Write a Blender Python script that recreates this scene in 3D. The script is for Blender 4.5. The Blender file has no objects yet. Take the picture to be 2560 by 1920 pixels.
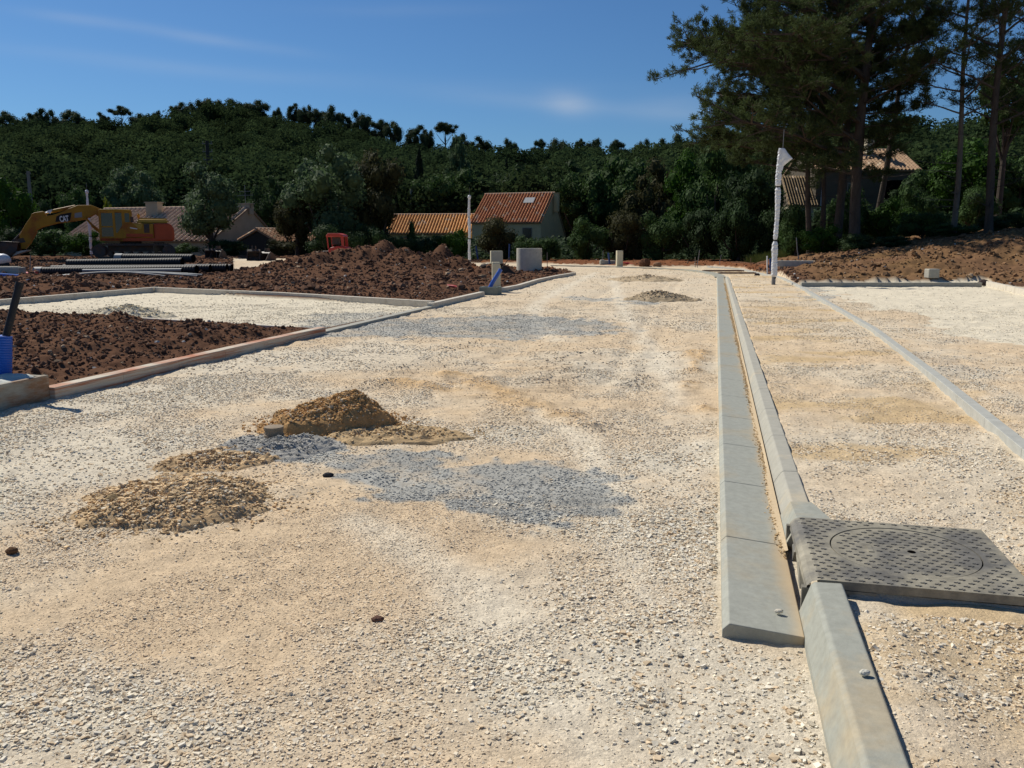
import bpy, math, random
import numpy as np
from mathutils import Vector
R = math.radians
random.seed(7); RS = np.random.RandomState(11)
scene = bpy.context.scene
COL = scene.collection

# ------------------------------------------------------------------ camera
EYE, FPX, HORIZ = 1.5, 2130.0, 600.0
PITCH = math.atan((960 - HORIZ) / FPX)
cam_d = bpy.data.cameras.new('camera'); cam = bpy.data.objects.new('camera', cam_d); COL.objects.link(cam)
cam.location = (0, 0, EYE); cam.rotation_euler = (R(90) - PITCH, 0, 0)
cam_d.sensor_width = 36; cam_d.lens = 36 * FPX / 2560; cam_d.clip_start = 0.1; cam_d.clip_end = 6000
scene.camera = cam
scene.render.resolution_x, scene.render.resolution_y = 1024, 768

# ------------------------------------------------------------------ light
SUN_AZ, SUN_EL = -48.0, 44.0            # azimuth clockwise from +Y
w = bpy.data.worlds.new('World'); scene.world = w; w.use_nodes = True
nt = w.node_tree; nt.nodes.clear()
def N(nt, t, **k):
    n = nt.nodes.new(t)
    for a, b in k.items(): setattr(n, a, b)
    return n
sky = N(nt, 'ShaderNodeTexSky', sky_type='NISHITA', sun_disc=False)
sky.sun_elevation = R(SUN_EL); sky.sun_rotation = R(SUN_AZ % 360)
sky.altitude = 0; sky.air_density = 1.0; sky.dust_density = 0.2; sky.ozone_density = 4.0
bg = N(nt, 'ShaderNodeBackground'); bg.inputs[1].default_value = 0.070
outw = N(nt, 'ShaderNodeOutputWorld')
tc = N(nt, 'ShaderNodeTexCoord')
def wmath(op, a, b=None, c=None):
    m = N(nt, 'ShaderNodeMath', operation=op)
    for i, v in enumerate((a, b, c)):
        if v is None: continue
        if isinstance(v, (int, float)): m.inputs[i].default_value = v
        else: nt.links.new(v, m.inputs[i])
    return m.outputs[0]
sep = N(nt, 'ShaderNodeSeparateXYZ'); nt.links.new(tc.outputs['Generated'], sep.inputs[0])
az = wmath('ARCTAN2', sep.outputs[0], sep.outputs[1]); el = wmath('ARCSINE', sep.outputs[2])
nz = N(nt, 'ShaderNodeTexNoise'); nz.inputs['Scale'].default_value = 5.0; nz.inputs['Detail'].default_value = 6
mp = N(nt, 'ShaderNodeMapping'); mp.inputs['Scale'].default_value = (1, 1, 6)
nt.links.new(tc.outputs['Generated'], mp.inputs[0]); nt.links.new(mp.outputs[0], nz.inputs[0])
wisp = None
# thin cirrus streaks: (azimuth, elevation, half length, half height, tilt, strength) in degrees
for a0, e0, la, le, tl, st in [(-25.5, 12.3, 3.0, .30, -.03, .5), (-17.5, 11.7, 4.2, .32, -.085, .75), (-23, 10.2, 9.0, .40, -.045, .28),
                               (-6.5, 14.0, 6.0, .35, .03, .2), (3.6, 8.6, 1.5, .75, -.1, 1.15), (2.5, 8.6, 9.0, .5, -.08, .42), (11.0, 8.2, 3.0, .7, 0, .65),
                               (-8, 9.8, 14.0, .5, -.02, .2)]:
    da = wmath('SUBTRACT', az, R(a0)); de = wmath('SUBTRACT', wmath('SUBTRACT', el, R(e0)), wmath('MULTIPLY', da, tl))
    q = wmath('ADD', wmath('POWER', wmath('DIVIDE', da, R(la)), 2), wmath('POWER', wmath('DIVIDE', de, R(le)), 2))
    g = wmath('MULTIPLY', wmath('EXPONENT', wmath('MULTIPLY', q, -1.0)), st)
    wisp = g if wisp is None else wmath('ADD', wisp, g)
wispn = wmath('MULTIPLY', wisp, wmath('MULTIPLY_ADD', nz.outputs[0], 1.6, -.25))
wispc = N(nt, 'ShaderNodeClamp'); nt.links.new(wmath('MULTIPLY', wispn, .36), wispc.inputs[0])
mixw = N(nt, 'ShaderNodeMix', data_type='RGBA'); nt.links.new(wispc.outputs[0], mixw.inputs[0])
tint = N(nt, 'ShaderNodeMix', data_type='RGBA', blend_type='MULTIPLY'); tint.inputs[0].default_value = 1.0
tint.inputs[7].default_value = (.52, .78, 1.03, 1)
nt.links.new(sky.outputs[0], tint.inputs[6]); nt.links.new(tint.outputs[2], mixw.inputs[6])
mixw.inputs[7].default_value = (7.5, 8.2, 9.2, 1)
nt.links.new(mixw.outputs[2], bg.inputs[0]); nt.links.new(bg.outputs[0], outw.inputs[0])
sl = bpy.data.lights.new('sun', 'SUN'); sl.energy = 5.0; sl.angle = R(.5); sl.color = (1, .94, .83)
sun = bpy.data.objects.new('sun', sl); COL.objects.link(sun)
sd = Vector((math.sin(R(SUN_AZ)) * math.cos(R(SUN_EL)), math.cos(R(SUN_AZ)) * math.cos(R(SUN_EL)), math.sin(R(SUN_EL))))
sun.rotation_euler = sd.to_track_quat('Z', 'Y').to_euler()
scene.view_settings.view_transform = 'Standard'; scene.view_settings.look = 'None'
scene.view_settings.exposure = 0.06; scene.view_settings.gamma = 1.0; scene.view_settings.use_curve_mapping = False

# ------------------------------------------------------------------ pixel -> world (2560x1920 photograph pixels)
cp, sp = math.cos(PITCH), math.sin(PITCH)
def ray(px, py):
    a = (px - 1280) / FPX; b = (960 - py) / FPX
    return a, cp + b * sp, -sp + b * cp
def G(px, py, z=0.0):
    a, y, zz = ray(px, py); t = (z - EYE) / zz
    return (a * t, y * t, z)
def P(px, py, Y):
    a, y, zz = ray(px, py); t = Y / y
    return (a * t, Y, EYE + zz * t)
UX, UY = .22977, .97324                     # road direction
def RW(s, t, z=0.0): return (s * UX + t * UY, s * UY - t * UX, z)

# ------------------------------------------------------------------ noise
def _h(ix, iy, seed):
    n = (ix.astype(np.int64) * 374761393 + iy.astype(np.int64) * 668265263 + seed * 1442695041) & 0xffffffff
    n = ((n ^ (n >> 13)) * 1274126177) & 0xffffffff
    return ((n ^ (n >> 16)) & 0xffff) / 65535.0
def vn(x, y, seed=0):
    xi = np.floor(x); yi = np.floor(y); fx = x - xi; fy = y - yi
    fx = fx * fx * (3 - 2 * fx); fy = fy * fy * (3 - 2 * fy)
    a = _h(xi, yi, seed); b = _h(xi + 1, yi, seed); c = _h(xi, yi + 1, seed); d = _h(xi + 1, yi + 1, seed)
    return (a * (1 - fx) + b * fx) * (1 - fy) + (c * (1 - fx) + d * fx) * fy
def fbm(x, y, seed=0, o=4):
    r = 0; a = .5; tot = 0
    for i in range(o):
        r = r + a * vn(x * 2 ** i, y * 2 ** i, seed + i * 17); tot += a; a *= .5
    return r / tot
def sst(a, b, x):
    t = np.clip((x - a) / (b - a), 0, 1); return t * t * (3 - 2 * t)
def inpoly(x, y, poly):
    r = np.zeros(x.shape, bool); n = len(poly)
    for i in range(n):
        x1, y1 = poly[i][:2]; x2, y2 = poly[(i + 1) % n][:2]
        if y1 == y2: continue
        c = ((y1 > y) != (y2 > y)) & (x < (x2 - x1) * (y - y1) / (y2 - y1) + x1)
        r ^= c
    return r
def polydist(x, y, poly):
    d = np.full(x.shape, 1e9); n = len(poly)
    for i in range(n):
        x1, y1 = poly[i][:2]; x2, y2 = poly[(i + 1) % n][:2]; dx, dy = x2 - x1, y2 - y1
        t = np.clip(((x - x1) * dx + (y - y1) * dy) / (dx * dx + dy * dy + 1e-12), 0, 1)
        d = np.minimum(d, np.hypot(x - x1 - t * dx, y - y1 - t * dy))
    return d

# ------------------------------------------------------------------ mesh builder
class MB:
    def __init__(s): s.V = []; s.F = []; s.C = []; s.n = 0; s.hasc = False
    def add(s, v, f, c=None):
        v = np.asarray(v, float).reshape(-1, 3)
        if isinstance(f, np.ndarray): s.F.append(f + s.n)
        else:
            by = {}
            for q in f: by.setdefault(len(q), []).append(q)
            for q in by.values(): s.F.append(np.array(q) + s.n)
        s.V.append(v)
        if c is None: s.C.append(np.full((len(v), 3), .5))
        else:
            s.hasc = True; c = np.asarray(c, float)
            s.C.append(np.broadcast_to(c, (len(v), 3)) if c.ndim == 1 else c)
        s.n += len(v); return s
    def box(s, c, d, rz=0, c3=None, ry=0):
        x, y, z = [q / 2 for q in d]
        v = np.array([[i * x, j * y, k * z] for k in (-1, 1) for j in (-1, 1) for i in (-1, 1)])
        if ry: v = v @ np.array([[math.cos(ry), 0, -math.sin(ry)], [0, 1, 0], [math.sin(ry), 0, math.cos(ry)]])
        if rz: v = v @ np.array([[math.cos(rz), math.sin(rz), 0], [-math.sin(rz), math.cos(rz), 0], [0, 0, 1]])
        return s.add(v + np.array(c), [(0, 2, 3, 1), (4, 5, 7, 6), (0, 1, 5, 4), (2, 6, 7, 3), (0, 4, 6, 2), (1, 3, 7, 5)], c3)
    def prism(s, poly, y0, y1, c3=None):                # poly in x,z ; extruded along y
        n = len(poly); v = [(p[0], y0, p[1]) for p in poly] + [(p[0], y1, p[1]) for p in poly]
        f = [tuple(range(n)), tuple(range(2 * n - 1, n - 1, -1))] + [(i, i + n, (i + 1) % n + n, (i + 1) % n) for i in range(n)]
        return s.add(v, f, c3)
    def tube(s, pts, rad, n=8, caps=True, c3=None, jit=0):
        pts = np.array(pts, float); m = len(pts)
        if np.isscalar(rad): rad = [rad] * m
        T = np.gradient(pts, axis=0); T /= np.linalg.norm(T, axis=1)[:, None] + 1e-9
        ref = np.array([0, 0, 1.]) if abs(T[0][2]) < .9 else np.array([1., 0, 0])
        A = np.cross(T, ref); A /= np.linalg.norm(A, axis=1)[:, None] + 1e-9; B = np.cross(T, A)
        th = np.linspace(0, 2 * np.pi, n, endpoint=False)
        rr = np.array(rad)[:, None] * np.ones(n)
        if jit: rr = rr * (1 + jit * (RS.rand(m, n) - .5))
        v = pts[:, None, :] + rr[:, :, None] * (np.cos(th)[None, :, None] * A[:, None, :] + np.sin(th)[None, :, None] * B[:, None, :])
        f = [(i * n + j, i * n + (j + 1) % n, (i + 1) * n + (j + 1) % n, (i + 1) * n + j) for i in range(m - 1) for j in range(n)]
        if caps: f += [tuple(range(n - 1, -1, -1)), tuple((m - 1) * n + j for j in range(n))]
        return s.add(v.reshape(-1, 3), f, c3)
    def sweep(s, line, prof, gap=0.0, z=None):          # prof: (across, z) closed; line: xy points; across is to the right of travel
        line = np.array([q[:2] for q in line], float); n = len(prof)
        zs = z if z is not None else np.zeros(len(line))
        T = np.gradient(line, axis=0); T /= np.linalg.norm(T, axis=1)[:, None]; Rt = np.c_[T[:, 1], -T[:, 0]]
        def sec(p, r, zz): return [(p[0] + a * r[0], p[1] + a * r[1], b + zz) for a, b in prof]
        if gap == 0:
            v = sum([sec(line[i], Rt[i], zs[i]) for i in range(len(line))], []); m = len(line)
            f = [(i * n + j, (i + 1) * n + j, (i + 1) * n + (j + 1) % n, i * n + (j + 1) % n) for i in range(m - 1) for j in range(n)]
            f += [tuple(range(n)), tuple((m - 1) * n + j for j in range(n - 1, -1, -1))]
            return s.add(v, f)
        for i in range(len(line) - 1):
            a, b = line[i], line[i + 1]; d = (b - a) / np.linalg.norm(b - a)
            v = sec(a + d * gap, Rt[i], zs[i]) + sec(b - d * gap, Rt[i + 1], zs[i + 1])
            f = [(j, n + j, n + (j + 1) % n, (j + 1) % n) for j in range(n)] + [tuple(range(n)), tuple(range(2 * n - 1, n - 1, -1))]
            s.add(v, f)
        return s
    def build(s, name, mat=None, parent=None, origin=None, loc=None, smooth=False, bevel=0, **tags):
        V = np.concatenate(s.V); me = bpy.data.meshes.new(name)
        if origin is not None: V = V - np.array(origin, float)
        F = [f for f in s.F if len(f)]
        me.vertices.add(len(V)); me.vertices.foreach_set('co', V.ravel().astype(np.float32))
        loops = np.concatenate([f.ravel() for f in F]); sizes = np.concatenate([np.full(len(f), f.shape[1]) for f in F])
        me.loops.add(len(loops)); me.loops.foreach_set('vertex_index', loops.astype(np.int32))
        me.polygons.add(len(sizes)); st = np.concatenate([[0], np.cumsum(sizes)[:-1]])
        me.polygons.foreach_set('loop_start', st.astype(np.int32)); me.polygons.foreach_set('loop_total', sizes.astype(np.int32))
        me.polygons.foreach_set('use_smooth', np.full(len(sizes), smooth))
        me.update(calc_edges=True)
        if s.hasc:
            ca = me.color_attributes.new('col', 'FLOAT_COLOR', 'POINT')
            c = np.ones((len(V), 4), np.float32); c[:, :3] = np.concatenate(s.C); ca.data.foreach_set('color', c.ravel())
        if mat: me.materials.append(mat)
        o = bpy.data.objects.new(name, me); COL.objects.link(o)
        if origin is not None: o.location = origin
        if loc is not None: o.location = loc
        if parent: o.parent = parent
        if bevel:
            b = o.modifiers.new('bevel', 'BEVEL'); b.width = bevel; b.segments = 2; b.limit_method = 'ANGLE'; b.angle_limit = R(35)
        tag(o, **tags); return o
def tag(o, label=None, cat=None, group=None, kind=None):
    if label: o['label'] = label
    if cat: o['category'] = cat
    if group: o['group'] = group
    if kind: o['kind'] = kind
    return o
def thing(name, label, cat, loc=(0, 0, 0), rz=0, group=None):
    o = bpy.data.objects.new(name, None); COL.objects.link(o); o.location = loc; o.rotation_euler = (0, 0, rz)
    o.empty_display_size = .2
    return tag(o, label, cat, group)

# ------------------------------------------------------------------ materials
MATS = {}
def mat(name, c, rough=.85, var=.15, scale=8, bump=.0, bscale=40, metal=0, spec=.3, attr=False, var2=None, stretch=None, trans=0, vor=0, c2=None, c2s=3, c2t=.5):
    if name in MATS: return MATS[name]
    m = bpy.data.materials.new(name); m.use_nodes = True; t = m.node_tree; t.nodes.clear(); L = t.links.new
    out = N(t, 'ShaderNodeOutputMaterial'); b = N(t, 'ShaderNodeBsdfPrincipled'); L(b.outputs[0], out.inputs[0])
    b.inputs['Roughness'].default_value = rough; b.inputs['Metallic'].default_value = metal; b.inputs['Specular IOR Level'].default_value = spec
    co = N(t, 'ShaderNodeTexCoord'); src = co.outputs['Object']
    if stretch:
        mpn = N(t, 'ShaderNodeMapping'); mpn.inputs['Scale'].default_value = stretch; L(src, mpn.inputs[0]); src = mpn.outputs[0]
    if attr: a = N(t, 'ShaderNodeAttribute', attribute_name='col'); col = a.outputs['Color']
    else: a = N(t, 'ShaderNodeRGB'); a.outputs[0].default_value = (*c, 1); col = a.outputs[0]
    if c2:
        n2 = N(t, 'ShaderNodeTexNoise'); n2.inputs['Scale'].default_value = c2s; n2.inputs['Detail'].default_value = 6; n2.inputs['Roughness'].default_value = .65; L(src, n2.inputs[0])
        rp = N(t, 'ShaderNodeMapRange'); rp.inputs[1].default_value = c2t - .06; rp.inputs[2].default_value = c2t + .1; L(n2.outputs[0], rp.inputs[0])
        mx = N(t, 'ShaderNodeMix', data_type='RGBA'); L(rp.outputs[0], mx.inputs[0]); L(col, mx.inputs[6]); mx.inputs[7].default_value = (*c2, 1); col = mx.outputs[2]
    if var:
        nn = N(t, 'ShaderNodeTexNoise'); nn.inputs['Scale'].default_value = scale; nn.inputs['Detail'].default_value = 5; nn.inputs['Roughness'].default_value = .7; L(src, nn.inputs[0])
        mr = N(t, 'ShaderNodeMapRange'); mr.inputs[1].default_value = .3; mr.inputs[2].default_value = .7; mr.inputs[3].default_value = 1 - var; mr.inputs[4].default_value = 1 + var
        L(nn.outputs[0], mr.inputs[0]); h = N(t, 'ShaderNodeVectorMath', operation='SCALE'); L(col, h.inputs[0]); L(mr.outputs[0], h.inputs['Scale']); col = h.outputs[0]
    hgt = None
    if vor:
        vv = N(t, 'ShaderNodeTexVoronoi'); vv.inputs['Scale'].default_value = vor; L(src, vv.inputs[0])
        sv = N(t, 'ShaderNodeSeparateColor'); L(vv.outputs['Color'], sv.inputs[0])
        mr2 = N(t, 'ShaderNodeMapRange'); mr2.inputs[3].default_value = .86; mr2.inputs[4].default_value = 1.12; L(sv.outputs[0], mr2.inputs[0])
        h2 = N(t, 'ShaderNodeVectorMath', operation='SCALE'); L(col, h2.inputs[0]); L(mr2.outputs[0], h2.inputs['Scale']); col = h2.outputs[0]
        hgt = vv.outputs['Distance']
    L(col, b.inputs['Base Color'])
    if bump:
        bn = N(t, 'ShaderNodeTexNoise'); bn.inputs['Scale'].default_value = bscale; bn.inputs['Detail'].default_value = 6; bn.inputs['Roughness'].default_value = .7; L(src, bn.inputs[0])
        bb = N(t, 'ShaderNodeBump'); bb.inputs['Strength'].default_value = 1; bb.inputs['Distance'].default_value = bump; L(bn.outputs[0], bb.inputs['Height']); L(bb.outputs[0], b.inputs['Normal'])
        if hgt is not None:
            b2 = N(t, 'ShaderNodeBump', invert=True); b2.inputs['Distance'].default_value = .0016; L(hgt, b2.inputs['Height']); L(b2.outputs[0], bb.inputs['Normal'])
    if trans:
        tr = N(t, 'ShaderNodeBsdfTranslucent'); L(col, tr.inputs[0]); ms = N(t, 'ShaderNodeMixShader'); ms.inputs[0].default_value = trans
        L(b.outputs[0], ms.inputs[1]); L(tr.outputs[0], ms.inputs[2]); L(ms.outputs[0], out.inputs[0])
    MATS[name] = m; return m
M_ground = mat('ground_mix', (0, 0, 0), .95, .12, 14, .005, 110, spec=.1, attr=True, vor=85)
MATS['ground_mix'].node_tree.nodes['Principled BSDF'].inputs['Specular IOR Level'].default_value = 0.0
M_stone = mat('crushed_stone', (0, 0, 0), .9, .10, 60, spec=.15, attr=True)
M_clod = mat('soil_clod', (0, 0, 0), .97, .25, 14, .01, 30, spec=.05, attr=True)
M_conc = mat('concrete', (.36, .345, .29), .85, .10, 12, .0012, 120, c2=(.47, .41, .30), c2s=2.6, c2t=.60)
M_gut = mat('gutter_concrete', (.31, .315, .27), .8, .13, 26, .0010, 160, c2=(.38, .33, .235), c2s=2.2, c2t=.54)
M_kerbw = mat('pale_kerb_concrete', (.56, .51, .42), .9, .12, 9, .0015, 90, c2=(.42, .36, .28), c2s=5, c2t=.6)
M_kerbred = mat('clay_stained_concrete', (.54, .48, .38), .9, .12, 9, .002, 80, c2=(.42, .16, .08), c2s=1.6, c2t=.50, stretch=(.5, .5, 22))
M_block = mat('stained_block', (.33, .31, .25), .9, .15, 7, .002, 70, c2=(.27, .15, .08), c2s=2, c2t=.52, stretch=(1, 1, 4))
M_mortar = mat('pale_mortar', (.55, .56, .5), .95, .1, 10, .01, 25)
M_ring = mat('ring_concrete', (.48, .455, .38), .92, .12, 5, .003, 50)
M_iron = mat('cast_iron', (.135, .128, .112), .65, .3, 14, .0012, 90, spec=.4, c2=(.27, .245, .185), c2s=4, c2t=.47)
def gutter_mat():
    m = mat('stained_gutter_concrete', (.325, .33, .285), .8, .13, 26, .0010, 160, c2=(.36, .32, .235), c2s=1.3, c2t=.54); t = m.node_tree; L = t.links.new
    b = [n for n in t.nodes if n.type == 'BSDF_PRINCIPLED'][0]; src = b.inputs['Base Color'].links[0].from_socket
    co = N(t, 'ShaderNodeTexCoord'); d = N(t, 'ShaderNodeVectorMath', operation='DOT_PRODUCT'); L(co.outputs['Object'], d.inputs[0]); d.inputs[1].default_value = (UY, -UX, 0)
    n = N(t, 'ShaderNodeTexNoise'); n.inputs['Scale'].default_value = 1.3; n.inputs['Detail'].default_value = 5; L(co.outputs['Object'], n.inputs[0])
    a = N(t, 'ShaderNodeMath', operation='MULTIPLY_ADD'); L(n.outputs[0], a.inputs[0]); a.inputs[1].default_value = .16; L(d.outputs['Value'], a.inputs[2])
    r_ = N(t, 'ShaderNodeMapRange'); r_.interpolation_type = 'SMOOTHSTEP'; r_.inputs[1].default_value = .145; r_.inputs[2].default_value = .235; r_.inputs[4].default_value = .85; L(a.outputs[0], r_.inputs[0])
    mx = N(t, 'ShaderNodeMix', data_type='RGBA'); L(r_.outputs[0], mx.inputs[0]); L(src, mx.inputs[6]); mx.inputs[7].default_value = (.52, .39, .23, 1); L(mx.outputs[2], b.inputs['Base Color']); return m
M_guts = gutter_mat()
M_irond = mat('cast_iron_tread', (.118, .112, .10), .55, .25, 30, 0, spec=.5)
M_black = mat('void_black', (.004, .004, .004), 1, 0, spec=0)
M_pipe = mat('black_corrugated_plastic', (.013, .014, .017), .65, .2, 3, spec=.3)
M_pvc = mat('pale_grey_pvc', (.24, .25, .25), .6, .05, 5, spec=.2)
M_bluep = mat('blue_conduit', (.012, .085, .42), .4, .1, 5, spec=.5)
M_redp = mat('red_conduit', (.55, .04, .03), .4, .1, 5, spec=.5)
M_wrap = mat('plastic_wrap', (.66, .67, .68), .38, .12, 9, .006, 26, spec=.5)
M_galv = mat('galvanised_steel', (.2, .2, .2), .5, .1, 20, metal=.4)
M_band = mat('dark_tape', (.03, .025, .02), .8, .1, 20)
M_cream = mat('cream_meter_box', (.60, .54, .38), .6, .05, 6, spec=.3)
M_yel = mat('weathered_yellow_paint', (.38, .19, .012), .6, .2, 2.2, spec=.3, c2=(.24, .08, .010), c2s=1.1, c2t=.55)
M_yel2 = mat('bright_yellow_paint', (.42, .26, .03), .5, .1, 3, spec=.4)
M_org = mat('faded_orange_paint', (.40, .06, .012), .55, .15, 2, spec=.4)
M_red = mat('red_paint', (.38, .03, .014), .45, .1, 3, spec=.5)
M_steel = mat('dark_bare_steel', (.045, .04, .038), .6, .3, 4, spec=.4, c2=(.09, .045, .025), c2s=3)
M_glass = mat('dark_glass', (.012, .015, .013), .12, 0, spec=.6)
M_white = mat('white_paint', (.7, .7, .7), .6, .05, 5)
M_rod = mat('polished_rod', (.75, .75, .75), .25, 0, metal=.8)
M_rust = mat('rusty_steel', (.20, .12, .08), .8, .2, 15)
M_wood = mat('weathered_wood', (.22, .19, .16), .9, .2, 10)
M_bark = mat('pine_bark', (.075, .062, .052), .95, .3, 5, .02, 12, stretch=(1, 1, .3), spec=.05)
M_barkl = mat('pale_bark', (.14, .125, .105), .95, .3, 6, .01, 16, stretch=(1, 1, .3), spec=.05)
M_wallr = mat('rendered_wall', (.66, .47, .25), .95, .08, 2, .003, 30)
M_wallg = mat('grey_rendered_wall', (.40, .35, .25), .95, .08, 2, .003, 30)
M_walld = mat('dark_boards', (.035, .033, .03), .95, .1, 3)
M_tile = mat('clay_tiles', (0, 0, 0), .9, .12, 4, attr=True, spec=.15)
def leafmat(n, c, tr=.3): return mat(n, c, .75, .35, .9, attr=False, trans=tr, spec=.12)
LM = {'grey': leafmat('grey_green_leaves', (.085, .13, .060)), 'deep': leafmat('deep_green_leaves', (.034, .062, .022)), 'mid': leafmat('mid_green_leaves', (.050, .092, .026)),
      'olive': leafmat('olive_brown_leaves', (.058, .058, .023)), 'bright': leafmat('bright_green_leaves', (.04, .09, .012)), 'lime': leafmat('lime_leaves', (.16, .18, .012)),
      'pine': leafmat('pine_needles', (.060, .084, .030), .32), 'pinefar': leafmat('far_pine_needles', (.044, .066, .030), .35), 'cyp': leafmat('cypress_leaves', (.010, .022, .010), .05)}
M_forest = mat('forest_canopy', (0, 0, 0), .85, .25, .08, attr=True, trans=.38, spec=.0)
M_grass = mat('dry_grass', (.10, .12, .035), .9, .3, 2, trans=.2)

# ------------------------------------------------------------------ terrain
L_KERB = -6.05
A_, B_, C_, D_ = G(-700, 838), G(390, 728), G(1080, 768), G(800, 838)      # left parking plot (pale)
PLOT = [G(-1500, 900), B_, C_, G(800, 832), G(722, 822), G(362, 801), G(36, 787), G(-500, 775)]
PLOT = [G(-520, 805), G(390, 730), G(1082, 768), G(805, 832), G(722, 826), G(362, 803), G(36, 789), G(-300, 782), G(-520, 806)]
CROSS = [G(583, 681), G(900, 676), G(1190, 670), G(1360, 672), G(1440, 684), G(1500, 690), G(1780, 690), G(1850, 672), G(1770, 666), G(1600, 667), G(1350, 659), G(900, 658), G(583, 659)]
PATHEND = [RW(20, .4), RW(35.5, .4), G(1800, 672), G(1770, 665), G(1850, 671), G(1915, 687), G(1950, 700), G(1975, 722), RW(20, 2.3)]
RPLOT = [RW(-10, 2.0), RW(5.5, 2.0), RW(14, 2.42), RW(28, 2.5), G(1990, 716), G(2462, 717), G(2620, 742), G(3600, 1000), (14, -6)]
MOUNDS = []
def mnd(px, py, Y, rx, ry):            # top pixel, distance
    x, y, z = P(px, py, Y); MOUNDS.append((x, Y, z, rx, ry))
for a in [(745, 640, 42, 1.3, 1.6), (800, 628, 42, 1.3, 1.8), (860, 618, 43, 1.5, 2), (915, 613, 43, 1.3, 2), (960, 603, 43, 1.1, 1.8), (1005, 620, 42, 1.2, 2), (1050, 634, 41, 1.2, 1.6),
          (1105, 612, 44, .75, 1.2), (1080, 632, 43, 1.0, 1.4), (1140, 640, 43, .9, 1.2), (700, 655, 38, 1.6, 1.5), (900, 655, 36, 3.5, 1.8), (1238, 656, 35.8, 1.0, .9)]: mnd(*a)
TK = np.array([-700, -200, 0, 130, 230, 330, 430, 520, 600, 680, 780, 880, 960, 1060, 1180, 1300, 1420, 1560, 1700, 1900, 2100, 2300, 2560, 3200.])
TE = np.array([330, 310, 305, 304, 306, 300, 293, 276, 266, 270, 292, 310, 328, 350, 366, 372, 370, 374, 364, 345, 335, 340, 345, 380.])
TR = np.interp(TK, [-700, 0, 600, 1180, 2560, 3200], [360, 350, 340, 260, 240, 240])
def terr(x, y, detail=True):
    """height and base colour of the ground"""
    x = np.asarray(x, float); y = np.asarray(y, float)
    s = x * UX + y * UY; t = x * UY - y * UX; r = np.hypot(x, y)
    z = (fbm(x * .6, y * .6, 3, 3) - .5) * .05 * sst(1.5, 6, r)
    soil = np.zeros(x.shape)
    # left soil: left of the kerb, outside the plot and the cross road
    left = (t < L_KERB - .14) & (s < 40) & ~inpoly(x, y, PLOT)
    left |= (t < L_KERB - .1) & (s >= 36) & (y < 70)
    farband = (y > 36) & (y < 72) & (x > -60)
    bank = (s > 28.5) & (t > 2.55) & (y < 80)
    inroad = inpoly(x, y, CROSS) | ((t > L_KERB - .14) & (t < .4) & (s < 40)) | inpoly(x, y, PATHEND) | inpoly(x, y, PLOT) | inpoly(x, y, RPLOT) | ((t >= .4) & (t < 2.4) & (s < 32))
    soil = ((left | farband | bank) & ~inroad)
    edge = np.minimum(polydist(x, y, PLOT), np.abs(t - (L_KERB - .14)))
    sf = soil.astype(float)
    lump = fbm(x * 1.6, y * 1.6, 21, 4); lump2 = fbm(x * 5, y * 5, 23, 3)
    z = z + sf * (.07 + (lump - .42) * .26 * sst(.1, .9, edge) + (lump2 - .5) * .13 * sst(.05, .4, edge) + .07 * sst(.2, 1.2, edge) * (y < 19))
    for mx, my, mz, rx, ry in MOUNDS:
        g = np.exp(-(((x - mx) / rx) ** 2 + ((y - my) / ry) ** 2))
        z = np.maximum(z, sf * (mz * g * (.86 + .28 * fbm(x * 1.4, y * 1.4, 31, 4)) + (lump2 - .5) * .18 * g))
    z = z + .10 * sst(.50, .53, t) * (1 - sst(35, 38, s)) * (y > .3)
    z = z + .045 * np.exp(-((t - .62) / .2) ** 2) * (t > .52) * (1 - sst(3.1, 3.3, s)) * (y > .3)
    # right bank
    f = np.interp(x - (y - 36) * .25, [10.5, 12, 14.6, 18.2, 21, 26, 60], [.0, .3, .75, 1.15, 1.6, 2.1, 3.2])
    z = z + np.where(bank | (s > 28.5), sst(0, 9, s - 28.9) * f * (.92 + .16 * lump), 0) * (t > 2.5)
    # far rise + hill
    px = 1280 + FPX * x / np.maximum(y * cp, 1.) * 1.0
    px = np.where(y > 1, px, np.where(x < 0, -700, 3200)); px = np.clip(px, -700, 3200)
    ek = (600 - np.interp(px, TK, TE)) / 2160.; rr = np.interp(px, TK, TR)
    top = ek * rr - 6.6
    u = (y - 95) / (rr - 95)
    hill = np.where(u < 1, top * np.clip(u, 0, 1) ** 1.15, top - (y - rr) * .12)
    hill = np.maximum(hill, -5) * (y > 95)
    z = z + hill + (fbm(x * .02, y * .02, 41, 3) - .5) * 8 * sst(110, 200, y) * (u < .9)
    z = z - .9 * sst(62, 70, y) * (x < -8) * (1 - sst(80, 110, y))
    # left back slight rise for the digger
    z = z + .30 * sst(43, 50, y) * (x < -12) * (y < 62)
    # ---- colours
    n1 = fbm(x * .55, y * .55, 51, 5); n2 = fbm(x * 2.3, y * 2.3, 57, 4); n3 = fbm(x * 9, y * 9, 61, 3)
    grav = np.clip(.5 + (n1 - .5) * 2.4 + (n2 - .5) * 1.3, 0, 1)
    for (qx, qy, q) in GBL:
        wgt = q[1]; grav = np.clip(grav + wgt * np.exp(-((x - qx) ** 2 + (y - qy) ** 2) / q[0] ** 2), 0, 1)
    path = ((t > .5) & (t < 2.5))
    grav = np.where(path, grav * .75, grav)
    far = sst(9, 22, r); grav = grav * (1 - far) + (.45 + (n1 - .5) * .8) * far
    sand = np.array([.60, .465, .31]); stone = np.array([.62, .55, .43]); pale = np.array([.66, .59, .455]); grey = np.array([.32, .32, .295])
    sand2 = np.array([.54, .395, .22])
    C = sand[None] * (1 - grav[:, None]) + stone[None] * grav[:, None]
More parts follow.
